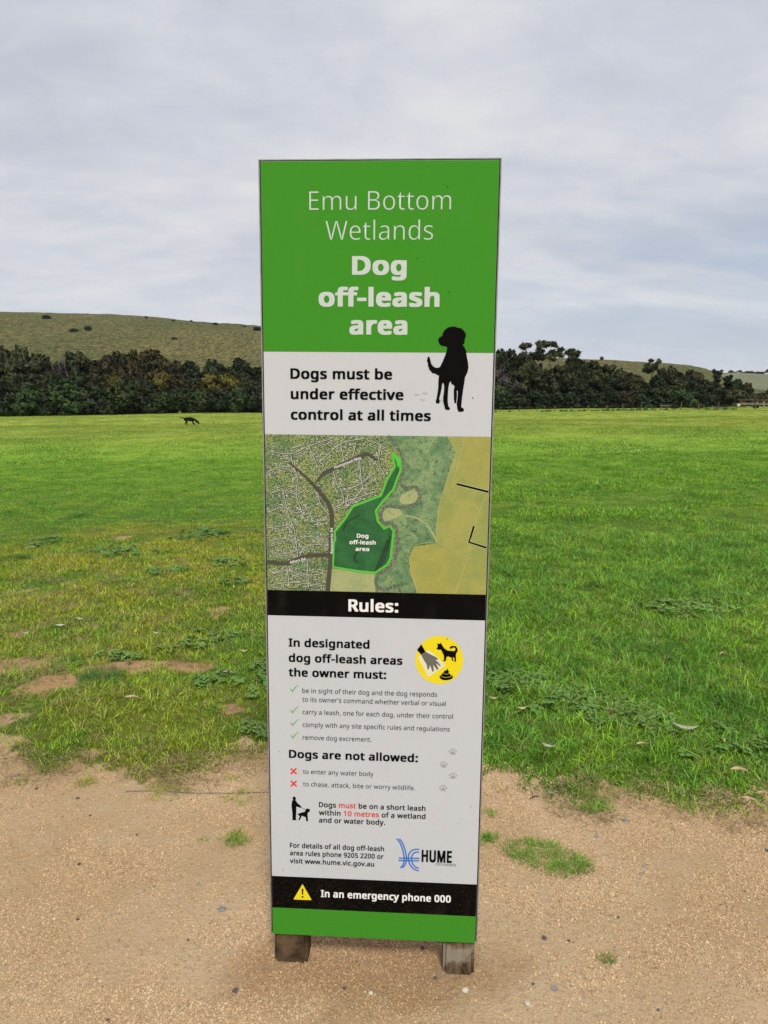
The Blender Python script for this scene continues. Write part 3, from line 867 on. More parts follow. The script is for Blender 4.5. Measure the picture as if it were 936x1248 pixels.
# ticks, crosses
for v in (1323.5, 1383, 1419.3, 1454.8):
    stroke('tick_mark', [(61.2, v+1), (63.8, v-1.2), (68, v+6.4), (75, v-4), (84.6, v-13)], [.6, 2.6, 3.4, 2.2, .7], 5, M['tick'], panel)
for v in (1556, 1592):
    stroke('cross_mark', [(61.6, v-8), (69, v), (77, v+8)], [4.2, 4.4, 4.6], 5, M['red'], panel)
    stroke('cross_mark', [(76.6, v-8.4), (69, v), (61.6, v+8)], [4.4, 4.4, 4.2], 6, M['red'], panel)


def ellipse(u, v, a, b, n=20, rot=0):
    return [(u+a*math.cos(t)*math.cos(rot)-b*math.sin(t)*math.sin(rot), v+a*math.cos(t)*math.sin(rot)+b*math.sin(t)*math.cos(rot)) for t in (2*math.pi*k/n for k in range(n))]


for u, v, a in ((495.8, 1485, .1), (472.7, 1522.3, -.1), (498, 1553.4, .2), (472.8, 1589.7, -.15)):
    layer('paw_print', smooth_poly([(u-7, v+6), (u-4, v+1), (u, v-1.5), (u+4, v+1), (u+7, v+6), (u+4, v+8.5), (u, v+7), (u-4, v+8.5)]), 3, M['paw'], panel)
    for du, dv in ((-8.5, -1), (-3.4, -6.5), (3.4, -6.5), (8.5, -1)): layer('paw_print', ellipse(u+du, v+dv, 2.2, 3.2, 10, a), 3, M['paw'], panel)
# yellow roundel
layer('yellow_roundel', ellipse(454.8, 1231.2, 62.3, 65.2, 64), 3, M['yellow'], panel)
layer('bag_icon', [(399.4, 1225.4), (426.5, 1204.7), (432.0, 1207.9), (472.4, 1244.8), (427.8, 1279.3)], 5, M['bag'], panel)
layer('hand_icon', [(407.0, 1217.2), (418.9, 1210.0), (430.8, 1216.0), (446.0, 1223.5), (452.9, 1229.6), (444.7, 1231.3), (451.7, 1236.8), (459.6, 1246.6), (457.4, 1248.1), (446.3, 1239.9), (453.4, 1255.4), (449.4, 1258.4), (439.5, 1244.4), (441.8, 1261.5), (438.0, 1264.0), (431.3, 1246.0), (428.0, 1257.6), (424.7, 1256.9), (422.2, 1243.4), (414.6, 1232.2)], 7, M['glove'], panel)
layer('sleeve_icon', [(407.6, 1189.5), (396.4, 1205.5), (407.0, 1217.2), (418.9, 1210.0)], 7, M['ink'], panel)
layer('dog_icon', [(446.3, 1199.8), (450.3, 1196.0), (448.7, 1185.5), (452.0, 1186.9), (455.3, 1187.3), (458.0, 1183.9), (462.2, 1191.7), (467.3, 1199.2), (475.6, 1204.7), (485.1, 1205.3), (493.3, 1206.2), (496.7, 1201.3), (494.5, 1196.5), (489.0, 1196.7), (485.8, 1199.6), (480.9, 1198.9), (482.1, 1194.0), (488.9, 1191.5), (497.1, 1192.7), (501.9, 1199.7), (501.5, 1206.8), (498.1, 1212.6), (497.8, 1222.6), (498.8, 1231.2), (496.7, 1235.5), (494.0, 1234.8), (494.6, 1225.6), (489.6, 1221.4), (492.0, 1231.4), (488.5, 1232.9), (486.9, 1224.4), (478.7, 1220.9), (473.8, 1221.9), (472.6, 1230.5), (470.8, 1234.3), (463.9, 1233.6), (467.4, 1229.2), (466.3, 1217.8), (462.0, 1209.4), (459.2, 1203.2), (451.0, 1203.4)], 7, M['ink'], panel)
layer('dropping_icon', smooth_poly([(456.6, 1278.4), (457.9, 1273.2), (463.4, 1271.0), (461.9, 1268.1), (467.3, 1264.2), (468.1, 1260.8), (474.0, 1258.3), (476.7, 1254.2), (479.0, 1259.0), (481.0, 1262.7), (479.7, 1265.6), (484.7, 1268.3), (483.9, 1271.2), (489.4, 1272.2), (491.5, 1277.9), (486.9, 1282.7), (474.6, 1285.9), (462.3, 1284.6)], 2), 7, M['ink'], panel)
stroke('dropping_icon', smooth_line([(459.5, 1274.5), (467, 1277.6), (478, 1277.8), (488, 1274)]), .8, 9, M['yellow'], panel)
stroke('dropping_icon', smooth_line([(465.5, 1266), (471, 1268.6), (477, 1268.8), (482.5, 1266.4)]), .7, 9, M['yellow'], panel)
# walker with a dog on a lead
layer('walker_icon', [(64.2, 1643.7), (65.2, 1640.4), (74.4, 1640.6), (78.6, 1648.2), (89.3, 1657.8), (87.9, 1662.2), (75.8, 1658.4), (75.4, 1675.7), (74.1, 1693.9), (76.5, 1698.9), (64.6, 1699.3), (64.8, 1679.7), (62.4, 1656)], 5, M['ink'], panel)
layer('walker_icon', ellipse(70.3, 1635.2, 4.6, 5.6, 16), 6, M['ink'], panel)
layer('walker_icon', [(78.3, 1680.6), (87.1, 1676.7), (98.6, 1673.3), (102.7, 1664.5), (108.1, 1662.8), (113.4, 1666.9), (112.0, 1672.0), (106.6, 1675.9), (106.6, 1687.4), (107.8, 1700.4), (102.4, 1700.7), (101.2, 1689.1), (90.4, 1685.2), (87.7, 1692.6), (83.5, 1699.3), (80.9, 1697.9), (85.0, 1686.9)], 5, M['ink'], panel)
stroke('walker_icon', [(88.6, 1660), (102.7, 1668.8)], 1.0, 5, M['ink'], panel)
# council emblem: two pairs of curving blue lines
A_ = [(350, 1741.7), (358, 1752), (364.5, 1767), (369, 1784), (371.4, 1801), (370.3, 1812), (366.3, 1822), (361, 1828)]
for du in (0, 7.0): stroke('emblem_line', smooth_line([(u+du*(1-.25*i/7), v) for i, (u, v) in enumerate(A_)]), 3.6, 5, M['blue'], panel)
B_ = [(411.5, 1770.5), (400, 1771.5), (390, 1776.5), (384, 1786), (382.4, 1797), (384, 1809), (389.5, 1821), (398.5, 1830.3), (411.5, 1835)]
C_ = [(411.5, 1779), (402, 1780), (395.5, 1784.5), (391.8, 1792), (391, 1800), (393, 1811), (398, 1820), (404.5, 1825.4), (411.5, 1827)]
for L_ in (B_, C_): stroke('emblem_line', smooth_line(L_), 3.6, 6, M['blue'], panel)
stroke('emblem_line', [(356, 1799.3), (412, 1797.8)], 3.6, 7, M['blue'], panel)
stroke('emblem_line', [(356, 1806.6), (412, 1805)], 3.6, 7, M['blue'], panel)
# warning triangle
layer('warning_triangle', [(65.5, 1936.5), (66.6, 1934.4), (89.4, 1892), (90.8, 1890.6), (92.2, 1892), (114.6, 1934), (115.4, 1936.2), (114, 1937.6), (67, 1938)], 6, M['yellow'], panel)
layer('warning_triangle', [(88.2, 1904), (93.4, 1904), (92.4, 1922), (89.2, 1922)], 8, M['ink'], panel)
layer('warning_triangle', ellipse(90.8, 1928.6, 2.8, 2.9, 12), 8, M['ink'], panel)


# aerial map print
def map_suburb():
    ma, nt = new_mat('map_suburb'); t = nt.n('ShaderNodeTexCoord').outputs['Object']; v = nt.scalev(t, (1, 0, 1))
    a_ = nt.noise(v, 14, 4, .6); b_ = nt.noise(v, 120, 4, .7); c_ = nt.noise(nt.scalev(v, (1, 1, 1), (4, 0, 2)), 300, 2)
    c = nt.mix(nt.ss(a_, .38, .62), (.15, .27, .09), (.33, .39, .12))
    c = nt.mix(nt.math('MULTIPLY', nt.ss(b_, .50, .60), .7), c, (.045, .11, .05)); c = nt.mix(nt.math('MULTIPLY', nt.ss(c_, .50, .57), .85), c, (.012, .024, .016))
    return finish(ma, nt, c, .4)


def map_green(name, c1, c2, c3, s1, s2, amt=.6, f3=(.56, .66), stripe=False):
    ma, nt = new_mat(name); t = nt.n('ShaderNodeTexCoord').outputs['Object']; v = nt.scalev(t, (1, 0, 1))
    a = nt.noise(v, s1, 4, .65, .8); b = nt.noise(v, s2, 4, .75)
    c = nt.mix(nt.ss(a, .35, .65), c1, c2); c = nt.mix(nt.math('MULTIPLY', nt.ss(b, *f3), amt), c, c3)
    f = nt.noise(v, s2*4, 2); c = nt.mix(nt.math('MULTIPLY', nt.ss(f, .45, .6), .35), c, c3)
    return finish(ma, nt, c, .4)


M['m_sub'] = map_suburb()
M['m_scrub'] = map_green('map_scrub', (.10, .215, .095), (.26, .37, .16), (.03, .095, .045), 24, 85, .7, (.52, .62))
M['m_pad'] = map_green('map_paddock', (.37, .37, .095), (.27, .32, .085), (.23, .23, .05), 16, 120, .6)
M['m_pad2'] = map_green('map_brown_paddock', (.38, .36, .085), (.31, .33, .08), (.25, .24, .045), 22, 110, .6)
M['m_edge'] = map_green('map_creek_trees', (.02, .04, .025), (.06, .10, .05), (.45, .50, .33), 120, 220, .7, (.54, .60))
M['m_area'] = map_green('map_park_green', (.010, .105, .025), (.022, .155, .040), (.004, .040, .015), 20, 70, .5)
M['m_dark'] = map_green('map_dark_trees', (.003, .035, .012), (.006, .05, .018), (.01, .10, .03), 90, 160, .4)
M['m_cream'] = map_green('map_open_ground', (.42, .44, .20), (.33, .40, .17), (.10, .16, .07), 30, 80, .6)
mp = rect_prism('map_print', 5.7, 570.3, 650.8, 1053.4, -.0003, 0.0008, M['m_sub'], sign)
SCR = [(303.4, 651.4), (463.6, 651.4), (484.1, 688.4), (465.9, 751.2), (444.4, 824.8), (439.1, 892.3), (439.6, 919.4), (379.6, 927.4), (366.9, 975.7), (380, 1020), (395.0, 1053), (286.6, 1053), (286.2, 1005.1), (326.6, 983.4), (335.7, 894.2), (312.1, 874.3), (291.7, 840.8), (337.8, 789.7), (353.7, 733.0), (346.7, 700.1)]
layer('map_scrub', SCR, 5, M['m_scrub'], mp)
M['street'] = print_mat('ink_street', (.50, .54, .38), .4, 0)
STREETS = [[(50, 170), (100, 150), (150, 145)], [(60, 250), (110, 235), (160, 250), (200, 230)], [(150, 145), (165, 190), (160, 250), (175, 300)], [(55, 320), (110, 300), (160, 320), (215, 300)], [(110, 235), (130, 330), (150, 380), (160, 450), (165, 500)],
           [(55, 380), (120, 370), (150, 380)], [(55, 430), (110, 420), (160, 430), (200, 410), (280, 420)], [(175, 300), (200, 350), (280, 345)], [(165, 500), (190, 455), (235, 440), (285, 445)], [(60, 560), (120, 545), (200, 560), (270, 550)], [(120, 520), (130, 600)], [(200, 500), (205, 610)],
           [(240, 215), (250, 280), (290, 330)], [(300, 160), (330, 230), (400, 210), (450, 170)], [(330, 230), (340, 280), (300, 300)], [(400, 120), (410, 210), (430, 250)], [(340, 280), (420, 250), (470, 235)], [(250, 130), (330, 60), (420, 40)], [(60, 90), (140, 100), (210, 70), (300, 40)],
           [(140, 100), (150, 145)], [(210, 70), (235, 130), (262, 180)], [(430, 105), (480, 150), (495, 180)], [(440, 45), (500, 75)], [(350, 300), (410, 230)], [(60, 600), (150, 590), (270, 600)], [(60, 470), (110, 480), (160, 465)], [(370, 130), (385, 60)], [(330, 60), (345, 150)], [(480, 60), (470, 120)]]


def zm(p): return (p[0]-45)*.672+7, (p[1]-28)*.68+651


def in_suburb(u, v):
    if not (8 < u < 340 and 653 < v < 1051): return False
    # west of the park and the creek
    lim = np.interp(v, [651, 700, 735, 765, 800, 830, 862, 900, 990, 991, 1051], [296, 322, 328, 312, 292, 224, 204, 176, 174, 164, 160])
    return u < lim


def print_quads(name, quads, lev, mats):
    V = []; F = []; MI = []
    for (u, v, a, b, th, mi) in quads:
        ca, sa = math.cos(th), math.sin(th); n = len(V)
        for p, q in ((-a, -b), (a, -b), (a, b), (-a, b)):
            x, z = pu(u+p*ca-q*sa, v+p*sa+q*ca); V.append((x, -.0001*lev-.0000004*(n % 97), z))
        F.append((n, n+1, n+2, n+3)); MI.append(mi)
    me = bpy.data.meshes.new(name); me.from_pydata(V, [], F); me.update()
    for m_ in mats: me.materials.append(m_)
    for p, mi in zip(me.polygons, MI):
        p.material_index = mi
        if p.normal.y > 0: p.flip()
    return obj(name, me, mp, kind='stuff')


M['roof_pale'] = print_mat('ink_roof_pale', (.66, .68, .62), .4, 0); M['roof_grey'] = print_mat('ink_roof_grey', (.20, .22, .20), .4, 0); M['roof_tan'] = print_mat('ink_roof_tan', (.45, .40, .24), .4, 0)
M['yard'] = print_mat('ink_yard', (.36, .44, .15), .4, 0); M['map_tree'] = print_mat('ink_map_tree', (.012, .028, .016), .4, 0)
Q = []; r = random.Random(12)
for st in STREETS:
    pts = smooth_line([zm(p) for p in st], 5)
    stroke('map_street', pts, 3.6, 5, M['map_tree'], mp); stroke('map_street', [(a-.8, b-.6) for a, b in pts], 1.7, 6, M['street'], mp)
    acc = 0
    for i in range(len(pts)-1):
        (ax, ay), (bx_, by_) = pts[i], pts[i+1]; L_ = math.hypot(bx_-ax, by_-ay); th = math.atan2(by_-ay, bx_-ax); k = 0.0
        while k < L_:
            for row in (3.7, 8.2, 12.4):
                for sd in (-1, 1):
                    if r.random() < .22: continue
                    u = ax+(bx_-ax)*k/L_-math.sin(th)*row*sd+r.uniform(-.5, .5); v = ay+(by_-ay)*k/L_+math.cos(th)*row*sd+r.uniform(-.5, .5)
                    if not in_suburb(u, v): continue
                    Q.append((u, v, r.uniform(.8, 1.7), r.uniform(.6, 1.3), th+r.choice((0, 0, 1.57))+r.uniform(-.1, .1), r.choice((0, 0, 1, 1, 2, 3))))
                    Q.append((u+r.uniform(-.3, 1.3), v+1.5, r.uniform(.8, 1.8), r.uniform(.5, 1.0), th, 4))
            k += 3.6
for k in range(3600):
    u = r.uniform(8, 330); v = r.uniform(653, 1051)
    if in_suburb(u, v): Q.append((u, v, r.uniform(.4, 1.3), r.uniform(.4, 1.1), r.uniform(0, 3), r.choice((4, 4, 4, 4, 3, 0, 2))))
r.shuffle(Q)
print_quads('map_house', Q, 4, [M['roof_pale'], M['roof_grey'], M['roof_tan'], M['yard'], M['map_tree']])
layer('map_open_ground', [(168, 992), (286, 1004), (300, 1053), (166, 1053)], 5, M['m_cream'], mp)
layer('map_open_ground', smooth_poly([(350, 800), (380, 786), (392, 800), (384, 818), (352, 822)]), 6, M['m_cream'], mp)
layer('map_open_ground', smooth_poly([(300, 838), (340, 832), (352, 850), (312, 866), (300, 856)]), 6, M['m_cream'], mp)
layer('map_paddock', [(463.4, 651.4), (570.2, 651.4), (570.2, 1053), (496.2, 1053), (533.8, 958.5), (486.9, 945.8), (439.7, 921), (439.1, 892.3), (444.4, 824.8), (465.9, 751.2), (484.1, 688.4)], 5, M['m_pad'], mp)
layer('map_paddock', [(386.4, 930.7), (439.7, 922.8), (486.9, 945.8), (533.8, 958.5), (496.2, 1053), (395.0, 1053), (376, 1003.2), (373.4, 961.8)], 7, M['m_pad2'], mp)
layer('map_paddock', [(500, 651.4), (570.2, 651.4), (570.2, 760), (528, 770), (494, 748), (505, 700)], 7, M['m_pad2'], mp)
for L_, w_ in (([(362, 852), (392, 858), (418, 878), (436, 905), (440, 918)], 3.0), ([(372, 935), (400, 924), (439, 921), (500, 950), (560, 965)], 1.0), ([(463, 651.4), (487, 690), (468, 750), (447, 825), (441, 920)], 1.0),
               ([(560, 800), (535, 880), (520, 960), (492, 1053)], 1.2), ([(441, 886), (520, 918)], .8), ([(430, 712), (412, 770), (426, 800)], 1.0), ([(386, 932), (373, 966), (384, 1014), (396, 1053)], 1.2), ([(506, 651.4), (478, 770), (462, 820)], .9)):
    stroke('map_track', smooth_line(L_), w_, 8, M['track'], mp)
stroke('map_creek_trees', smooth_line([(316, 651.4), (345, 690), (356, 735), (346, 765), (362, 782), (386, 778), (398, 800), (384, 824), (350, 832), (316, 828), (300, 846), (306, 872), (326, 872), (340, 890), (342, 930), (335, 968), (318, 990), (292, 1008), (290, 1034), (312, 1046), (340, 1034), (352, 1053)], 4), 8.5, 8, M['m_edge'], mp)
stroke('map_creek_trees', smooth_line([(386, 860), (408, 872), (424, 896), (436, 916)]), [3, 3, 3, 4, 5, 7, 8, 8, 7, 6, 4, 3, 1], 9, M['m_scrub'], mp)
HG = [(489.3, 769.4), (530, 779), (568.5, 788.1)]
stroke('map_hedge', HG, 9, 8, M['track'], mp); stroke('map_hedge', HG, 5.0, 9, M['ink'], mp)
HG = [(534.9, 875.6), (523.5, 917.0), (567.6, 930.5)]
stroke('map_hedge', HG, 9, 8, M['track'], mp); stroke('map_hedge', HG, 5.2, 9, M['ink'], mp)
AREA = [(326.8, 693.8), (346.8, 708.0), (347.8, 736.4), (338.2, 763.0), (329.8, 786.5), (304.9, 815.0), (286.4, 840.9), (291.9, 867.9), (308.8, 886.6), (322.2, 879.5), (332.3, 892.9), (325.0, 962.8), (316.4, 980.2), (286.2, 1001.6), (245.5, 999.0), (177.6, 988.7), (179.1, 924.5), (183.1, 919.0), (181.1, 897.1), (208.1, 862.6), (228.1, 830.4), (299.4, 801.7), (314.3, 760.1), (333.8, 726.6), (328.3, 706.9)]
layer('map_park', AREA, 10, M['m_area'], mp)
for L_, w_ in (([(203, 896), (214, 872), (244, 852)], 4.5), ([(212, 902), (232, 880), (243, 866)], 1.6), ([(288, 998), (302, 962), (318, 915)], 8), ([(300, 986), (314, 950), (324, 905)], 5), ([(240, 948), (232, 960), (236, 972), (244, 976)], 6), ([(322, 800), (336, 770), (344, 735)], 6)):
    stroke('map_dark_trees', smooth_line(L_), w_, 12, M['m_dark'], mp)
stroke('map_outline', AREA, 5.6, 14, M['outline'], mp, closed=True)
stroke('map_outline', [(328, 694), (341, 712), (345, 728)], 9, 15, M['outline'], mp)
stroke('map_road', smooth_line([(64.5, 719), (91.1, 742), (121.1, 770), (151.1, 804.1), (167.8, 829.4), (174.4, 859.8), (173.0, 910.9), (170.8, 966.0), (163.8, 1053.0)], 5), [3+8*min(1, k/16) for k in range(41)], 11, M['road'], mp)
stroke('map_road', smooth_line([(6.5, 979), (54.8, 982.3), (82.3, 971.3), (116.5, 960.2), (167.5, 957.8)]), 10, 12, M['road'], mp)
stroke('map_road', smooth_line([(132.4, 772.8), (152.6, 749.1), (178.0, 735.5), (231.2, 709.5), (264.2, 697.9), (290.7, 714.0)]), [2, 3, 5, 7, 8, 9, 9, 9, 9, 9, 9, 9, 9, 9, 9, 9, 8, 7, 5, 4, 2], 12, M['road'], mp)
lettering('Homestead Way', 182, 254, 735.5, 6.5, 'semi', LW, 17, mp, rot=-.38)
lettering('Racecourse Rd', 177.0, 243, 953, 6.5, 'semi', LW, 17, mp, rot=-1.571)
lettering('Albert Rd', 66, 108, 982.5, 6.5, 'semi', LW, 17, mp, rot=-.26)
for s_, u0, u1, v in (('Dog', 238.5, 268.3, 911), ('off-leash', 219.6, 287, 928), ('area', 235.2, 270.3, 945.2)):
    lettering(s_, u0+.6, u1+.8, v+.8, 10.5, 'bold', M['m_dark'], 16, mp)
    lettering(s_, u0, u1, v, 10.5, 'bold', LW, 18, mp)
# grazes and specks on the face
for u, v, a, b, r_ in ((451, 64, 1.0, 3.2, .1), (382, 226, 1.2, 2.0, .4), (459, 305, 1.6, 1.5, 0), (523, 556, 1.5, 1.8, 0), (474, 1174, 1.8, 1.4, .3), (30, 1500, 1.2, 1.2, 0), (37, 1850, 1.4, 1.4, 0), (548, 1640, 1.2, 1.2, 0), (517, 1690, 1, 1, 0)):
    layer('speck', ellipse(u, v, a, b, 8, r_), 5, M['ink'], panel)


def smear_mat():
    ma, nt = new_mat('dusty_smear'); t = nt.n('ShaderNodeTexCoord').outputs['Object']
    a = nt.noise(t, 26, 4, .65, .6)
    return finish(ma, nt, nt.mix(nt.ss(a, .47, .64), (.80, .80, .80), (.58, .47, .36)), .5)


# timber posts
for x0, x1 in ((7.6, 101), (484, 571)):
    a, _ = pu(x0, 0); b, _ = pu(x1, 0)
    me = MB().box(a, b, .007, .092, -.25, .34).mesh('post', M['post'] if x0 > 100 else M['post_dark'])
    bm = bmesh.new(); bm.from_mesh(me)
    bmesh.ops.subdivide_edges(bm, edges=[e for e in bm.edges if abs(e.verts[0].co.z-e.verts[1].co.z) > .1], cuts=10)
    bmesh.ops.bevel(bm, geom=[e for e in bm.edges if abs(e.verts[0].co.x-e.verts[1].co.x) < 1e-5 and abs(e.verts[0].co.y-e.verts[1].co.y) < 1e-5], offset=.009, segments=3, affect='EDGES')
    for v in bm.verts: v.co.x += (vnoise(v.co.z*22, v.co.y*30, 61)-.5)*.004
    bm.to_mesh(me); bm.free(); me.update()
    obj('post', me, sign)

# ------------------------------------------------------------------ trees
def blades_np(C, size, r, elong=1.6, quad=True):
    """random oriented leaf-clump quads centred at C"""
    n = len(C); a = r.normal(size=(n, 3)); a /= np.linalg.norm(a, axis=1)[:, None]
    b = np.cross(a, r.normal(size=(n, 3))); b /= np.linalg.norm(b, axis=1)[:, None]
    s = (size*r.uniform(.55, 1.35, n))[:, None]
    A = a*s*.5*elong; B = b*s*.42
    V = np.stack([C-A, C-A*.1-B, C+A, C+A*.15+B], 1).reshape(-1, 3)
    F = np.arange(4*n).reshape(n, 4); return V, F


def crown_mesh(name, lobes, n, leaf, mat, seed, elong=1.6, hollow=.45, droop=0.0):
    """leaf clumps gathered on the lobes of the crown; the faces look outwards from their clump"""
    r = np.random.default_rng(seed); w_ = np.array([l[3]*l[4]*l[5] for l in lobes])**.67; w_ /= w_.sum(); C = []; lob = []; N = []
    for l, cnt in zip(lobes, r.multinomial(n, w_)):
        R3 = np.array(l[3:6]); c0 = np.array(l[:3]); kc = max(5, cnt//40)
        cd = r.normal(size=(kc, 3)); cd /= np.linalg.norm(cd, axis=1)[:, None]; cr_ = hollow+(1-hollow)*r.uniform(size=kc)**.5*1.05
        cc = c0+cd*cr_[:, None]*R3*.85; rad = R3.mean()*r.uniform(.24, .42, kc)
        pick = r.integers(0, kc, cnt); d = r.normal(size=(cnt, 3)); d /= np.linalg.norm(d, axis=1)[:, None]
        p = cc[pick]+d*(rad[pick]*(.55+.55*r.uniform(size=cnt)**.6))[:, None]; p[:, 2] -= droop*r.uniform(size=cnt)
        nn = d*.9+cd[pick]*.7+r.normal(size=(cnt, 3))*.35+np.array([0, 0, .25]); nn /= np.linalg.norm(nn, axis=1)[:, None]
        C.append(p); N.append(nn); lob.append(np.full(cnt, r.uniform())*.45 + .55*r.uniform(size=kc)[pick])
    C = np.concatenate(C); N = np.concatenate(N); lob = np.concatenate(lob); C[:, 2] = np.maximum(C[:, 2], .05)
    V, F = blades_np(C, leaf, r, elong)
    q = V.reshape(-1, 4, 3); g = np.cross(q[:, 1]-q[:, 0], q[:, 2]-q[:, 0]); flip = (g*N).sum(1) < 0
    F[flip] = F[flip][:, ::-1]
    me = mesh_np(name, V, F, mat, True)
    at = me.attributes.new('bl', 'FLOAT', 'POINT'); at.data.foreach_set('value', np.repeat(np.clip(lob+r.uniform(-.15, .15, len(lob)), 0, 1), 4).astype(np.float32))
    me.normals_split_custom_set_from_vertices(np.repeat(N, 4, axis=0).tolist())
    return me


def limb_mesh(name, base, targets, rad, mat, seed, split_z=.35):
    r = random.Random(seed); mb = MB(); H = max(t[2] for t in targets)
    sz = H*split_z; top = Vector((r.uniform(-.06, .06), r.uniform(-.06, .06), sz))
    mb.tube([(0, 0, -.04), (r.uniform(-.02, .02), 0, sz*.5), tuple(top)], [rad*1.15, rad, rad*.8], 6)
    for t in targets:
        t = Vector(t); md = top.lerp(t, .5)+Vector((r.uniform(-.12, .12), r.uniform(-.12, .12), r.uniform(0, .05)))
        mb.tube([tuple(top), tuple(md), tuple(t)], [rad*.6, rad*.38, rad*.12], 5)
        for q in range(2):
            e = md.lerp(t, r.uniform(.1, .8)); mb.tube([tuple(e), tuple(e+Vector((r.uniform(-.3, .3), r.uniform(-.3, .3), r.uniform(.03, .12))))], [rad*.25, rad*.06], 4)
    return mb.mesh(name, mat, True)


def lobes_bush(r, W_, H, n=10):
    """dense to the ground, widest low down"""
    o = [(0, 0, H*.40, W_*.80, W_*.74, H*.46), (W_*.4, 0, H*.14, W_*.5, W_*.5, H*.16), (-W_*.45, 0, H*.14, W_*.5, W_*.5, H*.16)]
    for k in range(n):
        a = r.uniform(0, 6.28); t = r.uniform(.05, .85); rr = W_*(1-.75*t)*r.uniform(.45, .8)
        o.append((rr*math.cos(a), rr*math.sin(a), H*(.16+.68*t), W_*r.uniform(.26, .42), W_*r.uniform(.26, .4), H*r.uniform(.12, .2)))
    return o


def lobes_gum(r, W_, H, n=12):
    """domed crown of rounded clumps held above a visible trunk"""
    o = [(0, 0, H*.62, W_*.62, W_*.6, H*.24)]
    for k in range(n):
        a = r.uniform(0, 6.28); t = (k+.5)/n; rr = W_*math.sqrt(max(.05, 1-t*t))*r.uniform(.35, .85); q = r.uniform(.30, .50)
        o.append((rr*math.cos(a), rr*math.sin(a), H*(.40+.50*t)-q*.25*W_, W_*q, W_*q, W_*q*.72))
    return o


def lobes_open(r, W_, H):
    o = []
    for k in range(15):
        a = r.uniform(0, 6.28); rr = W_*r.uniform(.2, .95); z = H*r.uniform(.70, .96)-rr*.16; q = r.uniform(.14, .25)
        o.append((rr*math.cos(a), rr*math.sin(a), z, W_*q, W_*q, W_*q*.7))
    return o


def lobes_cone(r, W_, H):
    return [((r.uniform(-.2, .2))*W_, (r.uniform(-.2, .2))*W_, H*t, W_*(1.05-.85*t), W_*(1.05-.85*t), H*.13) for t in np.linspace(.1, .92, 9)]


KIND = {}


def kind(key, lobef, W_, H, n, leaf, mats, bark, seeds, rad, spz, elong=1.6, hollow=.45, droop=0.0, **kw):
    KIND[key] = []
    for sd in seeds:
        r = random.Random(sd); lb = lobef(r, W_, H, **kw); tg = [(l[0]*.85, l[1]*.85, l[2]) for l in lb[-7:]]
        for mt in mats:
            KIND[key].append((crown_mesh(key+'_crown', lb, n, leaf, M[mt], sd, elong, hollow, droop), limb_mesh(key+'_trunk', None, tg, rad, M[bark], sd, spz), W_, H))


kind('bush_dark', lobes_bush, 1, 1.8, 5600, .125, ['leaf_dark'], 'bark_dark', (11, 12, 13), .03, .2)
kind('bush_green', lobes_bush, 1, 1.8, 5600, .125, ['leaf_green'], 'bark_dark', (14, 15), .03, .2)
kind('bush_blue', lobes_bush, 1, 1.8, 5600, .125, ['leaf_blue'], 'bark_dark', (16, 17), .03, .2)
kind('gum_olive', lobes_gum, 1, 2.6, 5600, .125, ['leaf_olive'], 'bark_pale', (21, 22, 23), .035, .3, 2.2, .5)
kind('gum_dark', lobes_gum, 1, 2.6, 5600, .125, ['leaf_dark'], 'bark_dark', (24, 25), .035, .3, 2.0, .5)
kind('gum_brown', lobes_gum, 1, 2.6, 5600, .125, ['leaf_brown'], 'bark_pale', (26, 27), .035, .3, 2.0, .5)
kind('wattle_yellow', lobes_gum, 1, 2.2, 5600, .125, ['leaf_yellow'], 'bark_dark', (28, 29), .03, .3, 1.6, .5)
kind('open_gum', lobes_open, 1, 3.0, 2600, .085, ['leaf_gum'], 'bark_pale', (31, 32), .028, .45, 2.4, .3)
kind('cypress', lobes_cone, 1, 4.0, 5600, .125, ['leaf_dark'], 'bark_dark', (34,), .03, .2)
kind('bush_brown', lobes_bush, 1, 1.8, 5600, .125, ['leaf_brown'], 'bark_dark', (18,), .03, .2)
kind('bush_olive', lobes_bush, 1, 1.5, 5600, .125, ['leaf_olive'], 'bark_dark', (19,), .03, .2)
kind('bare', lobes_gum, 1, 2.6, 1700, 0.12, ['twig'], 'bark_pale', (36, 37), .03, .25, 5.0, .2)
TREE_WORDS = {'bush_dark': ('dense dark green', 'bushy tree'), 'bush_green': ('rounded mid-green', 'bushy tree'), 'bush_blue': ('grey-green feathery', 'bushy tree'),
              'gum_olive': ('olive-crowned', 'gum tree'), 'gum_dark': ('dark-crowned', 'gum tree'), 'gum_brown': ('brownish-crowned', 'gum tree'),
              'wattle_yellow': ('yellow-tinged', 'wattle tree'), 'open_gum': ('tall open-crowned', 'gum tree'), 'cypress': ('narrow dark pointed', 'cypress tree'), 'bare': ('grey half-bare twiggy', 'tree'), 'bush_brown': ('brown', 'bushy tree'), 'bush_olive': ('olive', 'bushy tree')}
NAMES = {'bush_dark': 'bushy_tree', 'bush_green': 'bushy_tree', 'bush_blue': 'bushy_tree', 'gum_olive': 'gum_tree', 'gum_dark': 'gum_tree', 'gum_brown': 'gum_tree',
         'wattle_yellow': 'wattle_tree', 'open_gum': 'gum_tree', 'cypress': 'cypress_tree', 'bare': 'bare_tree', 'bush_brown': 'bushy_tree', 'bush_olive': 'bushy_tree'}


def px_h(px, py_top, Y, x, z):
    d = ray(px, py_top); return CAM[2]+d[2]*Y - z


tree_n = 0


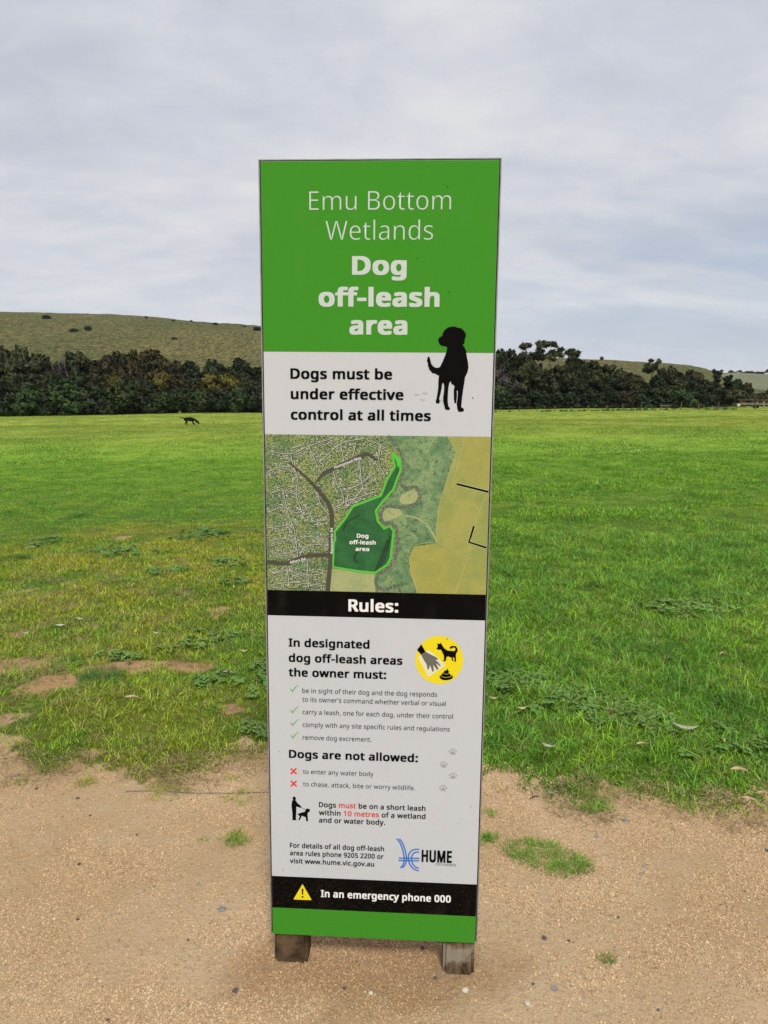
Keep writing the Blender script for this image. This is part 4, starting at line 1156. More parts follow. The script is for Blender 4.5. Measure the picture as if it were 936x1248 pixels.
def tree(px, top, halfpx, key, Y, label=None, where=None, zoff=0.0, gz=None):
    """px, top: bearing of the tree and how high it reaches; halfpx: half its breadth; Y: metres away"""
    global tree_n
    d = ray(px, 490); x = d[0]*Y; z = (gz if gz is not None else float(field_h(x, Y)))-.05+zoff
    H = px_h(px, top, Y, x, z); W_ = halfpx/FPX*Y*1.55
    cr, tr, w0, h0 = KIND[key][tree_n % len(KIND[key])]; tree_n += 1
    a = TREE_WORDS[key]
    lab = label or '%s %s %s' % (a[0], a[1], where)
    t = empty(NAMES[key], (x, Y, z), random.uniform(0, 6.28), (W_, W_*random.uniform(.85, 1.1), H/h0), label=lab, cat='tree')
    t['group'] = 'trees in the belt beyond the field' if gz is None else 'small trees along the far ridge'
    obj('crown', cr, t); obj('trunk', tr, t)
    return t


def edge_Y(px):
    return float(np.interp(px, [-300, 0, 320, 600, 760, 936, 1300], [124, 125, 134, 128, 128, 130, 132]))


LB = 'in the back row left of the sign'; LM = 'in the middle row left of the sign'; LF = 'in the front row left of the sign'
RB = 'in the back row right of the sign'; RM = 'in the middle row right of the sign'; RF = 'in the front row right of the sign'
BACK_L = [(-22, 420, 18, 'gum_dark'), (4, 419, 17, 'gum_olive'), (26, 421, 15, 'gum_olive'), (48, 428, 18, 'gum_olive'), (64, 437, 12, 'gum_olive'), (79, 437, 13, 'bare', 'purplish-brown half-bare tree between the olive gums left of the sign'),
          (99, 423, 15, 'gum_olive', 'gum with pale forked trunk above the green bushes, left of the sign'), (118, 436, 12, 'gum_brown'), (136, 426, 16, 'gum_brown'), (156, 431, 14, 'gum_brown'), (172, 427, 14, 'gum_brown'),
          (192, 425, 18, 'gum_brown', 'broad brown-topped gum with pale forked branches, left of the sign'), (213, 438, 12, 'gum_brown'), (234, 437, 14, 'gum_dark'), (262, 437, 15, 'gum_dark', 'dark round gum standing behind the yellow wattles, left of the sign'), (280, 446, 12, 'gum_brown'),
          (293, 435, 15, 'gum_dark', 'dark green gum, tallest just left of the sign'), (314, 443, 13, 'gum_dark')]
MID_L = [(-12, 455, 15, 'gum_olive'), (14, 452, 15, 'gum_olive'), (45, 455, 15, 'gum_olive'), (70, 450, 13, 'gum_dark'), (98, 455, 13, 'gum_dark'), (122, 456, 13, 'gum_brown'), (141, 453, 9, 'wattle_yellow', 'small yellow-topped wattle between brown gums, far left of the dog'),
         (165, 452, 13, 'gum_brown'), (196, 452, 13, 'wattle_yellow', 'yellow-crowned wattle below the pale-branched gum'), (216, 456, 12, 'gum_brown'), (240, 462, 12, 'gum_olive'), (258, 455, 15, 'wattle_yellow', 'spreading yellow wattle above the dog'),
         (282, 453, 12, 'wattle_yellow', 'yellow wattle nearest the left edge of the sign'), (300, 458, 12, 'gum_olive')]
FRONT_L = [(-20, 464, 18, 'bush_dark'), (8, 461, 17, 'bush_dark'), (34, 463, 17, 'bush_green', 'conical bright green bushy tree near the left edge of the belt'), (56, 470, 13, 'bush_dark'), (84, 459, 20, 'bush_green', 'broad green bushy tree below the half-bare tree'), (112, 466, 18, 'bush_blue', 'grey-green feathery bush right of the broad green one'),
           (133, 478, 12, 'bush_dark'), (153, 456, 18, 'bush_green', 'tall green bushy tree under the small yellow wattle'), (176, 460, 15, 'bush_dark'), (198, 472, 15, 'bush_green'), (222, 467, 15, 'bush_dark'), (244, 474, 15, 'bush_green'), (268, 470, 16, 'bush_blue'), (290, 466, 15, 'bush_green'), (310, 462, 15, 'bush_blue')]
BACK_R = [(606, 424, 12, 'gum_dark'), (622, 422, 12, 'gum_dark', 'dark gum with a round top nearest the sign, right side'), (638, 427, 11, 'gum_olive'), (650, 440, 10, 'gum_olive'), (667, 410, 25, 'open_gum', 'tallest open-crowned gum with sky showing through, right of the sign'), (692, 431, 5, 'gum_olive', 'slim gum with a small round top beside the tallest gum'),
          (704, 436, 14, 'gum_dark'), (722, 437, 14, 'gum_dark'), (738, 443, 12, 'gum_olive'), (753, 447, 10, 'gum_olive', 'flat-topped olive gum left of the brown trees'), (770, 453, 12, 'gum_brown'), (791, 436, 13, 'open_gum', 'leaning open-crowned gum against the right-hand hill'), (812, 445, 11, 'gum_brown', 'brown gum with pale bare branches right of the leaning gum'),
          (826, 452, 12, 'gum_dark'), (844, 450, 12, 'gum_brown'), (858, 460, 10, 'gum_dark'), (871, 449, 8, 'cypress', 'tall narrow dark cypress near the right edge'), (885, 456, 9, 'cypress', 'broader dark conifer beside the tall cypress'), (896, 459, 9, 'gum_dark'), (908, 466, 9, 'gum_olive')]
MID_R = [(612, 445, 14, 'bare', 'grey half-bare tree hard against the right edge of the sign'), (634, 446, 14, 'gum_olive'), (656, 446, 13, 'gum_olive'), (680, 444, 13, 'gum_olive'), (702, 449, 13, 'gum_dark'), (726, 451, 13, 'gum_olive'), (748, 457, 12, 'gum_dark'), (766, 461, 10, 'gum_brown', 'rusty-brown tree in the middle of the right-hand belt'),
         (782, 459, 12, 'gum_olive'), (800, 456, 12, 'gum_dark'), (822, 462, 12, 'gum_olive'), (842, 464, 12, 'gum_dark'), (862, 466, 11, 'gum_dark')]
FRONT_R = [(608, 472, 15, 'bush_dark'), (632, 476, 15, 'bush_dark'), (656, 471, 15, 'bush_dark'), (680, 474, 15, 'bush_dark'), (702, 468, 14, 'bush_blue'), (722, 472, 14, 'bush_dark'), (744, 474, 15, 'bush_dark'), (763, 472, 13, 'bush_brown', 'rusty-brown low tree in the front row right of the sign'), (784, 470, 15, 'bush_blue'), (806, 468, 15, 'bush_dark'),
           (828, 469, 15, 'bush_green'), (848, 472, 12, 'bush_dark'), (866, 474, 10, 'bush_dark'), (893, 470, 15, 'bush_olive', 'round olive bush in front of the two conifers'), (914, 476, 9, 'bush_olive'), (930, 474, 10, 'bush_olive'), (950, 470, 14, 'bush_dark'), (975, 466, 16, 'bush_green')]
BEHIND = []
for px in range(334, 600, 24):
    BEHIND += [(px+random.uniform(-5, 5), 436-12*(px-334)/260+random.uniform(-5, 8), 15, random.choice(['gum_dark', 'gum_olive', 'gum_brown']), 'B'), (px+9, 466+random.uniform(-6, 6), 17, random.choice(['bush_dark', 'bush_blue', 'bush_green']), 'F')]
ORD = ['first', 'second', 'third', 'fourth', 'fifth', 'sixth', 'seventh', 'eighth', 'ninth', 'tenth', 'eleventh', 'twelfth']
for lst, dy, wh in ((BACK_L, 15, LB), (MID_L, 8.5, LM), (FRONT_L, 2.5, LF), (BACK_R, 14, RB), (MID_R, 8, RM), (FRONT_R, 2.5, RF)):
    rank = {}
    if 'left' in wh: lst = lst[::-1]          # count outwards from the sign
    for it in lst:
        if len(it) == 4: rank[it[3]] = rank.get(it[3], 0)+1
        tree(it[0], it[1]+(random.uniform(-2.2, 2.2) if len(it) == 4 else 0), it[2], it[3], edge_Y(it[0])+dy+random.uniform(-.8, .8), it[4] if len(it) > 4 else '%s %s %s from the sign, %s' % (ORD[rank[it[3]]-1], TREE_WORDS[it[3]][0], TREE_WORDS[it[3]][1], wh.replace('in the ', '').replace(' of the sign', '')), wh)
for px, top, hw, k, row in BEHIND:
    tree(px, top, hw, k, edge_Y(px)+(14 if row == 'B' else 3), None, 'hidden in the belt behind the sign')
# outside the frame, a little way on both sides
for px, top, hw, k in ((-48, 418, 20, 'gum_olive'), (-80, 422, 20, 'gum_dark'), (-112, 426, 20, 'gum_olive'), (-50, 460, 20, 'bush_dark'), (-85, 464, 20, 'bush_green'), (1005, 462, 18, 'bush_dark'), (1040, 460, 20, 'gum_olive'), (1075, 463, 20, 'bush_dark')):
    tree(px, top, hw, k, edge_Y(px)+4, None, 'past the edge of the picture')
# far ridge trees
for px, top, hw in ((862, 451, 2.2), (876.5, 450, 2.2), (888, 450.5, 2.4), (893.5, 453, 2), (898.5, 450.5, 2), (903, 453, 2), (908, 451.5, 2.6), (912.5, 451.5, 2.4), (916.5, 453, 2), (921, 452, 2.8), (925.5, 452.5, 2.4), (932.5, 449.5, 2.0), (944, 451, 2.5)):
    Y = 1130; x = ray(px, 455)[0]*Y
    H = 1; t = tree(px, top, hw, 'bush_dark' if hw > 2.3 else 'gum_dark', Y, 'small dark tree in the row on the far ridge, right', gz=hz2(x, Y)-.5)


# scattered scrub on the near hill
def shrub(px, py, w_px, h_px, Y, label, key='bush_dark', name='shrub', gz=None, group=None):
    d = ray(px, py); x = d[0]*Y; z = gz if gz is not None else hz1(x, Y)-.3
    W_ = w_px/FPX*Y*.55; H = h_px/FPX*Y
    cr, tr, _, h0 = KIND[key][int(px) % len(KIND[key])]
    t = empty(name, (x, Y, z), random.uniform(0, 6), (W_, W_, H/h0), label=label, cat='shrub', group=group)
    obj('crown', cr, t); obj('trunk', tr, t); return t


def hill_Y(px, py):
    """how far away the slope of the near hill is met at this bearing and height"""
    d = ray(px, py)
    for Y in np.arange(250, 640, 3.0):
        if hz1(d[0]*Y, Y) > CAM[2]+d[2]*Y: return Y
    return 596


for px, py, w_, h_, lb in ((57, 389, 11, 5, 'dark shrub breaking the skyline at the left end of the hill'), (91, 406, 13, 5, 'low dark shrub on the hill slope, left of a similar one'), (107.5, 403, 10, 6, 'dark shrub on the hill slope above the gum trees'),
                           (178.5, 388.5, 4, 3, 'tiny shrub on the hill crest left of the sign'), (211, 391.5, 5, 2.5, 'low shrub on the crest midway to the sign'), (233, 392, 3.5, 2.5, 'smallest shrub on the hill crest'), (262, 396, 7, 3.5, 'dark shrub on the crest near the sign'),
                           (298, 399, 5, 3, 'small shrub on the crest close to the sign'), (313, 403, 12, 5, 'broad dark shrub on the crest beside the sign'), (212, 415, 9, 3, 'faint shrub on the middle of the hill slope'), (750, 441, 3, 2, 'tiny shrub on the right-hand hill crest'), (757, 451, 4, 3, 'small shrub on the right-hand hill slope')):
    shrub(px, py, w_, h_, hill_Y(px, py), lb)
shrub(733, 441, 4.5, 6, hill_Y(733, 440), 'small upright tree on the crest above the dark gums', 'gum_olive', 'gum_tree')

# ------------------------------------------------------------------ far fence, rails, weeds along the pasture edge
posts = [(633.6, 501.5), (676.5, 501.2), (717, 500.8), (740, 500.6), (749.5, 500.4), (759, 500.4), (805.7, 499.6), (830.5, 499.6), (837, 495.5), (870, 499), (876, 494), (900, 498.5)]


def far_pt(px, Y): d = ray(px, 490); return d[0]*Y, Y


fence = empty('wire_fence', (far_pt(633, 108)[0], 108, 0), label='low post and wire fence along the far right edge of the field', cat='fence')
fp = []
for px, Y, h in ((610, 108, .75), (633.6, 108, .85), (655, 107, .6), (676.5, 106, .85), (697, 105, .6), (717, 104, .85), (740, 102, .8), (759, 101, 1.0), (782, 100, .8), (805.7, 99, .95), (830.5, 98, 1.1), (852, 97.5, .9), (876, 97, 1.05), (898, 97, .9), (921, 96.5, .9), (945, 96, .9)):
    x, y = far_pt(px, Y); z = float(field_h(x, y)); fp.append((x, y, z, h))
    o = MB().tube([(0, 0, -.3), (.01, 0, h*.5), (random.uniform(-.03, .03), 0, h)], [.07, .065, .06], 7).build('post', M['fence_wood'], fence)
    o.location = (x-fence.location.x, y-fence.location.y, z)
for f in (.45, .85):
    MB().tube([(x-fence.location.x, y-fence.location.y, z+h*0+.72*f) for x, y, z, h in fp], .008, 4).build('wire', M['wire'], fence)

rail = empty('rail_fence', (*far_pt(904, 118), 0), label='brown double-rail timber fence at the far right edge', cat='fence')
bx, by = rail.location.x, rail.location.y
for px in (903, 917, 931, 945, 960):
    x, y = far_pt(px, 118); z = float(field_h(x, y)); MB().box(x-bx-.09, x-bx+.09, -.06, .06, z-.3, z+1.2).build('post', M['rail_wood'], rail)
x0, _ = far_pt(901, 118); x1, _ = far_pt(962, 118); zr = float(field_h((x0+x1)/2, 118))
for zz_ in (1.1, .62): MB().box(x0-bx, x1-bx, -.12, -.065, zr+zz_-.07, zr+zz_+.07).build('rail', M['rail_wood'], rail)
wg = empty('metal_barrier', (*far_pt(923, 112), float(field_h(*far_pt(923, 112)))), label='white metal pipe barrier in front of the brown rail fence', cat='barrier')
for dx in (0, 1.0): MB().tube([(dx, 0, -.2), (dx, 0, .95)], .055, 8).build('upright', M['white_metal'], wg)
MB().tube([(-3.2, 0, .55), (2.6, 0, .55)], .035, 8).build('bar', M['white_metal'], wg)
ps = empty('marker_plate', (*far_pt(900.5, 112), float(field_h(*far_pt(900.5, 112)))), label='small pale yellow plate on a post left of the brown rails', cat='sign')
MB().tube([(0, 0, -.2), (0, 0, .5)], .04, 6).build('post', M['fence_wood'], ps)
MB().box(-.19, .19, -.07, -.045, .30, .62).build('plate', M['pale_yellow'], ps)
lg = MB().tube([(-.75, 0, .1), (-.2, .04, .12), (.3, .0, .11), (.8, .05, .12)], [.11, .12, .12, .10], 8).build('log', M['fence_wood'], smooth=True, label='pale log lying on the ground beyond the wire fence', cat='log')
x, y = far_pt(811, 116); lg.location = (x, y, float(field_h(x, y))+.35)
lg2 = MB().box(-1.3, 1.3, -.1, .1, 0, .16).build('plank', M['fence_wood'], label='weathered plank lying low beside the rusty shrub', cat='plank')
x, y = far_pt(878, 108); lg2.location = (x, y, float(field_h(x, y))+.12)
KIND['bush_rust'] = [(crown_mesh('rust_crown', lobes_bush(random.Random(5), 1, 1, 7), 1500, .11, M['leaf_brown'], 77), KIND['bush_dark'][0][1], 1, 1.0)]
KIND['bush_gorse'] = [(crown_mesh('gorse_crown', lobes_bush(random.Random(6), 1, 1, 7), 1500, .10, M['leaf_yellow'], 78), KIND['bush_dark'][0][1], 1, 1.0)]
KIND['weeds'] = [(crown_mesh('weed_crown', lobes_bush(random.Random(sd), 1, 1, 6), 500, .16, M['leaf_weed'], sd), KIND['bush_dark'][0][1], 1, 1.0) for sd in (81, 82, 83)]
for px, w_, h_, Y, key, lb in ((851, 15, 9, 112, 'bush_rust', 'rusty red-brown shrub beyond the wire fence'), (907, 10, 7, 126, 'bush_gorse', 'yellow-flowered shrub behind the left end of the brown rails'), (932, 14, 9, 126, 'bush_gorse', 'larger yellow-flowered shrub behind the brown rails'),
                               (823, 10, 6, 118, 'bush_dark', 'low dark shrub left of the rusty one'), (842, 6, 5, 121, 'bush_dark', 'low dark shrub behind the rusty one'), (922, 7, 6, 108, 'bush_dark', 'small dark shrub beside the white pipe barrier')):
    x, y = far_pt(px, Y); shrub(px, 490, w_, h_, Y, lb, key, 'shrub', float(field_h(x, y)))
for k, (px, w_, h_, Y) in enumerate([(604, 5, 2, 104), (621, 6, 2.2, 104), (668, 11, 3, 103), (661, 6, 2, 102), (684, 7, 2.6, 102), (690, 6, 2.4, 101.5), (697, 7, 2.6, 101), (706, 6, 2.2, 101), (712, 8, 3, 100.5), (722, 7, 2.4, 100), (729, 6, 2.6, 100), (735, 7, 2.8, 99), (741, 7, 4, 99), (747, 6, 3, 98.5), (754, 8, 3.2, 98),
                                     (762, 9, 3.4, 97.5), (770, 9, 3.8, 97), (778, 10, 3.6, 97), (787, 9, 4, 96.5), (795, 9, 3.6, 96.5), (812, 9, 3, 97), (822, 8, 3, 98), (862, 12, 3.6, 98), (872, 10, 3, 98), (884, 12, 3.4, 98), (893, 9, 3.6, 98)]):
    x, y = far_pt(px, Y)
    shrub(px, 498, w_, h_, Y, 'low green weed clump along the far fence line', 'weeds', 'weed_clump', float(field_h(x, y)), 'weed clumps along the far fence')
    col.objects[-1]

# ------------------------------------------------------------------ the dog in the field
def skin_body(name, nodes, links, mat, sub=2):
    me = bpy.data.meshes.new(name); me.from_pydata([n_[0] for n_ in nodes], links, []); me.update()
    o = bpy.data.objects.new(name, me); col.objects.link(o)
    md = o.modifiers.new('skin', 'SKIN')
    for i, n_ in enumerate(nodes):
        sv = me.skin_vertices[0].data[i]; r = n_[1]; sv.radius = r if hasattr(r, '__len__') else (r, r); sv.use_root = (i == 0)
    s_ = o.modifiers.new('sub', 'SUBSURF'); s_.levels = s_.render_levels = sub
    dg = bpy.context.evaluated_depsgraph_get(); dg.update()
    m2 = bpy.data.meshes.new_from_object(o.evaluated_get(dg)); bpy.data.objects.remove(o)
    m2.materials.clear(); m2.materials.append(mat)
    for p in m2.polygons: p.use_smooth = True
    m2.name = name
    return m2


dogN = [((-.30, 0, .50), (.155, .155)), ((-.08, 0, .49), (.155, .165)), ((.14, 0, .48), (.17, .19)), ((.30, 0, .48), (.155, .175)), ((.42, 0, .45), (.085, .10)), ((.51, 0, .39), (.068, .08)), ((.61, 0, .31), (.105, .115)), ((.69, 0, .23), (.075, .08)), ((.75, 0, .17), (.05, .052)), ((.80, 0, .12), (.044, .044)),
        ((-.42, 0, .54), (.055, .06)), ((-.56, 0, .57), (.04, .04)), ((-.74, 0, .59), (.032, .032)), ((-.86, 0, .61), (.016, .016)),
        # front legs
        ((.25, .08, .38), (.075, .08)), ((.22, .10, .22), (.048, .048)), ((.29, .10, .08), (.036, .036)), ((.34, .10, .035), (.042, .032)),
        ((.25, -.08, .38), (.075, .08)), ((.33, -.10, .23), (.048, .048)), ((.44, -.10, .09), (.036, .036)), ((.50, -.10, .035), (.042, .032)),
        # hind legs
        ((-.33, .08, .42), (.10, .11)), ((-.27, .10, .27), (.062, .068)), ((-.40, .10, .16), (.036, .04)), ((-.37, .10, .05), (.032, .032)), ((-.32, .10, .03), (.04, .03)),
        ((-.33, -.08, .42), (.10, .11)), ((-.16, -.10, .28), (.062, .068)), ((-.20, -.10, .16), (.036, .04)), ((-.11, -.10, .05), (.032, .032)), ((-.06, -.10, .03), (.04, .03))]
dogL = [(0, 1), (1, 2), (2, 3), (3, 4), (4, 5), (5, 6), (6, 7), (7, 8), (8, 9), (0, 10), (10, 11), (11, 12), (12, 13), (3, 14), (14, 15), (15, 16), (16, 17), (3, 18), (18, 19), (19, 20), (20, 21), (0, 22), (22, 23), (23, 24), (24, 25), (25, 26), (0, 27), (27, 28), (28, 29), (29, 30), (30, 31)]
dx, dyy = -15.13, 57.6
dog = empty('dog', (dx, dyy, float(field_h(dx, dyy))+.02), R(-8), 1.0, label='black dog sniffing its way across the field left of the sign', cat='dog')
obj('body', skin_body('dog_body', dogN, dogL, M['fur']), dog)
for s_ in (-1, 1):
    obj('ear', skin_body('dog_ear', [((.57, .085*s_, .39), .03), ((.575, .125*s_, .31), (.055, .022)), ((.585, .13*s_, .22), (.034, .016))], [(0, 1), (1, 2)], M['fur']), dog)

# ------------------------------------------------------------------ things lying or growing near the path
def gz(x, y): return float(field_h(x, y))


# single grass tufts growing out of the bare path, each one object
TUFTS = [(-1.223, 2.86, .05, 18, .5, 'small grass tuft on bare dirt by the field edge, far left'), (-1.487, 2.862, .035, 9, .45, 'tiny grass tuft at the left edge of the picture'), (-.88, 2.80, .09, 34, .55, 'wide low grass tuft at the left end of the thin rod'), (-.573, 2.757, .06, 20, .5, 'grass tuft beside the middle of the thin rod'),
         (-.526, 2.468, .045, 26, .6, 'lone round grass tuft on the path left of the sign'), (-.636, 2.477, .03, 3, .45, 'faint sparse tuft left of the lone round tuft'), (-.622, 2.898, .035, 10, .45, 'small tuft between the rod and the field, left of the sign'),
         (.417, 2.66, .035, 12, .5, 'small tuft close to the right side of the sign, upper'), (.392, 2.483, .04, 18, .65, 'bright tuft touching the right side of the sign, lower'),
         (.585, 2.385, .115, 170, .60, 'largest grass tuft on the path right of the sign'), (.652, 1.902, .022, 14, .42, 'tiny isolated tuft in the dirt right of the sign foot'), (.834, 2.735, .08, 40, .85, 'thick tuft jutting from the field edge onto the path, right')]
for ti, (x, y, rad_, n_, sc, lb) in enumerate(TUFTS):
    r = np.random.default_rng(900+ti); V = []; F = []; A = []
    for k in range(n_):
        src = tufts[int(r.integers(5, 10))] if k % 3 else tufts[int(r.integers(0, 5))]
        co = np.empty(len(src.vertices)*3, np.float32); src.vertices.foreach_get('co', co); co = co.reshape(-1, 3)
        a = r.uniform(0, 6.28); s_ = sc*r.uniform(.6, 1.05)*.75; ca, sa = math.cos(a), math.sin(a)
        rr = rad_*math.sqrt(r.uniform()); t_ = r.uniform(0, 6.28); ox, oy = rr*math.cos(t_)*(1.25 if ti == 9 else 1), rr*math.sin(t_)*.8 - (.35*rr*math.cos(t_) if ti == 9 else 0)
        cc = np.stack([(co[:, 0]*ca-co[:, 1]*sa)*s_+ox, (co[:, 0]*sa+co[:, 1]*ca)*s_+oy, co[:, 2]*s_+gz(x+ox, y+oy)-gz(x, y)], -1)
        b = len(V); V += [tuple(v) for v in cc]; F += [tuple(q+b for q in p.vertices) for p in src.polygons]
        av = np.empty(len(co), np.float32); src.attributes['bl'].data.foreach_get('value', av); A.append(av)
    me = bpy.data.meshes.new('grass_tuft'); me.from_pydata(V, [], F); me.update(); me.materials.append(M['blade'])
    at = me.attributes.new('bl', 'FLOAT', 'POINT'); at.data.foreach_set('value', np.concatenate(A))
    o = obj('grass_tuft', me, label=lb, cat='grass tuft', group='grass tufts growing out of the path'); o.location = (x, y, gz(x, y))

# broad-leaved weeds in the turf
WEEDS = [(1.01, 3.67, .23, .17), (1.23, 3.45, .22, .13), (1.37, 3.33, .16, .09), (1.44, 3.08, .08, .06), (1.72, 3.16, .09, .09), (.79, 3.91, .15, .12), (-2.87, 7.64, .26, .30), (-2.11, 8.59, .30, .30), (-1.53, 7.01, .13, .2), (-1.28, 6.16, .15, .12),
         (-1.58, 4.31, .10, .09), (-1.25, 4.46, .1, .12), (-.71, 3.87, .09, .12), (-.92, 3.93, .1, .11), (-.72, 4.12, .08, .13), (-3.83, 8.09, .16, .16), (-.6, 3.28, .08, .07), (-2.0, 6.6, .16, .14), (2.3, 5.4, .25, .25), (-1.1, 4.7, .16, .1)]


def weed_mesh(seed):
    r = np.random.default_rng(seed); V = []; F = []; A = []
    for k in range(13):
        a = k*2.4+r.uniform(-.3, .3); ln = r.uniform(.018, .05); h = r.uniform(.015, .045); w_ = r.uniform(.009, .016)
        d = np.array([math.cos(a), math.sin(a), 0]); s_ = np.array([-d[1], d[0], 0]); tip = d*ln+np.array([0, 0, h]); b = len(V); val = r.uniform()
        ring = [tip-d*w_*.9, tip-d*w_*.5+s_*w_*1.0, tip+d*w_*.5+s_*w_*1.05-[0, 0, .003], tip+d*w_*1.1-[0, 0, .006], tip+d*w_*.5-s_*w_*1.05-[0, 0, .003], tip-d*w_*.5-s_*w_*1.0]
        V += ring+[d*.002]; F += [(b, b+1, b+2, b+3), (b, b+3, b+4, b+5)]; A += [val]*7
        F.append((b+6, b, b+1)); V[b+6] = np.array([0., 0, 0]); 
    me = bpy.data.meshes.new('weed'); me.from_pydata([tuple(v) for v in V], [], F); me.update(); me.materials.append(M['leaf_weed'])
    at = me.attributes.new('bl', 'FLOAT', 'POINT'); at.data.foreach_set('value', np.array(A, np.float32)); return me


WC = proto_collection('weed_rosettes', [weed_mesh(k) for k in range(5)])
P_, S_, R_ = [], [], []
for wx, wy, rx, ry in WEEDS:
    n = int((2300 if wx > 0 else 1200)*rx*ry)+7; x = wx+rx*.62*rng.normal(size=n); y = wy+ry*.62*rng.normal(size=n); kk = vnoise(x*14, y*14, 88) > .38; x = x[kk]; y = y[kk]; n = len(x)
    P_.append(np.stack([x, y, field_h(x, y)+.004+.014*rng.uniform(size=n)], -1)); S_.append(rng.uniform(.35, .85, n)*(1.0 if wy < 5 else 1.1)); R_.append(np.stack([rng.normal(0, .2, n), rng.normal(0, .2, n), rng.uniform(0, 6.28, n)], -1))
P_ = np.concatenate(P_); scatter('weeds', P_, np.concatenate(S_), np.concatenate(R_), rng.integers(0, 5, len(P_)), WC, label='patches of broad-leaved clover-like weeds growing low in the turf', cat='weeds', kind='stuff')
# bluish bushy grass clumps
BUSHY = [(-1.6, 3.97, .15, .12, .8), (-1.89, 4.2, .1, .10, .6), (-3.83, 8.3, .16, .2, .9), (-2.03, 6.38, .1, .17, .7), (-4.39, 10.46, .16, .35, .9), (-2.94, 6.09, .09, .15, .6), (-3.72, 7.32, .2, .22, .8)]
P_, S_, R_ = [], [], []
for wx, wy, rx, ry, sc in BUSHY:
    n = int(1800*rx*ry)+8; x = wx+rx*.6*rng.normal(size=n); y = wy+ry*.6*rng.normal(size=n); q = np.clip(np.hypot((x-wx)/rx, (y-wy)/ry), 0, 1.4)
    P_.append(np.stack([x, y, field_h(x, y)], -1)); S_.append(rng.uniform(.8, 1.2, n)*sc*(1.25-.5*q)); R_.append(np.stack([rng.normal(0, .15, n), rng.normal(0, .15, n), rng.uniform(0, 6.28, n)], -1))
P_ = np.concatenate(P_)
M['bushy'] = leaf_mat('bluish_grass', (.075, .19, .03), (.13, .27, .05), .3, .3)
bc = proto_collection('bushy_tufts', [tuft_mesh('tuft', 30, .045, .04, .085, .0030, .9, 500+k, M['bushy'], 4, .45) for k in range(3)])
scatter('coarse_grass', P_, np.concatenate(S_), np.concatenate(R_), rng.integers(0, 3, len(P_)), bc, label='darker coarse grass clumps standing proud of the left turf', cat='grass', kind='stuff')

# fallen leaves
LEAVES = [(2.067, 4.298, .05, .5, 'd', 'dry leaf highest on the grass near the right edge'), (1.653, 4.168, .06, 1.4, 'd', 'narrow dry leaf standing on edge in the lush grass'), (1.263, 4.044, .045, 1.8, 'd', 'short dry leaf in lush grass above the weed patch'), (.575, 3.625, .045, .0, 'd', 'pale dry leaf close to the right side of the sign'),
          (.699, 3.49, .055, .5, 'd', 'brown curled leaf left of the weed patch'), (1.111, 3.415, .06, -1.0, 'r', 'reddish-brown leaf in the middle of the weed patch'), (1.439, 3.308, .11, -.2, 'p', 'long pale grey-green gum leaf lying on the weeds'), (.741, 3.079, .055, -.35, 'p', 'pale curled leaf near the path edge right of the sign'),
          (1.162, 3.097, .045, .05, 'd', 'tan leaf lying flat below the weed patch'), (1.549, 3.127, .045, .9, 'd', 'tan leaf tilted up near the right edge weeds'), (1.488, 2.858, .07, -.35, 'd', 'broad tan leaf near the right edge of the turf'), (1.516, 2.714, .055, -.35, 'd', 'tan leaf cut by the right edge of the picture'),
          (1.441, 2.672, .06, -.6, 'd', 'slim tan leaf at the turf and path border, far right'), (-1.495, 4.699, .05, -.2, 'p', 'pale leaf on the left turf above the green band'), (-2.199, 4.849, .06, .5, 'p', 'pale leaf on the left turf above the bare patches'), (-2.353, 4.68, .045, .9, 'p', 'pale leaf beside the first one near the left edge'),
          (-1.283, 3.606, .075, -.1, 'd', 'long dry leaf below the bare patches, left turf'), (-.87, 3.961, .055, .2, 'p', 'pale leaf among weeds just left of the sign'), (-3.768, 7.797, .05, .1, 'w', 'white scrap of litter far out on the left turf'), (-2.133, 5.016, .05, -.1, 'p', 'pale thin leaf out on the olive turf, left'),
          (-.85, 4.349, .05, .3, 'd', 'faint dry leaf in the green band left of the sign')]
for k, (x, y, ln, a, c_, lb) in enumerate(LEAVES):
    r = random.Random(k); ln *= 1.15; V = []; n = 11; wd = ln*(.115 if ln < .1 else .085); sick = ln*r.uniform(.10, .22)*r.choice((-1, 1)); tw = r.uniform(.6, 2.0)*r.choice((-1, 1)); curl = r.uniform(-.15, .15)
    for i in range(n):
        t = i/(n-1); hw = wd*(math.sin(math.pi*min(1, t*.94+.05))**.9)*(1-.35*t)*r.uniform(.82, 1.12); bend = math.sin(t*3.1)*sick; cu_ = (t-.5)**2*ln*curl; th = tw*(t-.4)
        V += [((t-.5)*ln, bend-hw*math.cos(th), cu_-hw*math.sin(th)), ((t-.5)*ln, bend, cu_-hw*.25), ((t-.5)*ln, bend+hw*math.cos(th), cu_+hw*math.sin(th))]
    F = []
    for i in range(n-1): F += [(3*i, 3*i+1, 3*i+4, 3*i+3), (3*i+1, 3*i+2, 3*i+5, 3*i+4)]
    me = bpy.data.meshes.new('fallen_leaf'); me.from_pydata(V, [], F); me.update(); me.materials.append(M[{'d': 'dryleaf', 'p': 'paleleaf', 'w': 'white_metal', 'r': 'rust'}[c_]])
    o = obj('fallen_leaf' if c_ != 'w' else 'litter', me, label=lb, cat='leaf' if c_ != 'w' else 'litter')
    if c_ != 'w': o['group'] = 'dry leaves fallen on the grass'
    sm = o.modifiers.new('thick', 'SOLIDIFY'); sm.thickness = .0008
    up = 1.05 if k in (1, 2) else r.uniform(.1, .3)
    o.location = (x, y, gz(x, y)+(.055 if x > 0 else .035)+(.015 if k in (1, 2) else 0)); o.rotation_euler = (r.uniform(.3, .8), up*.3 if k not in (1, 2) else 1.1, a)

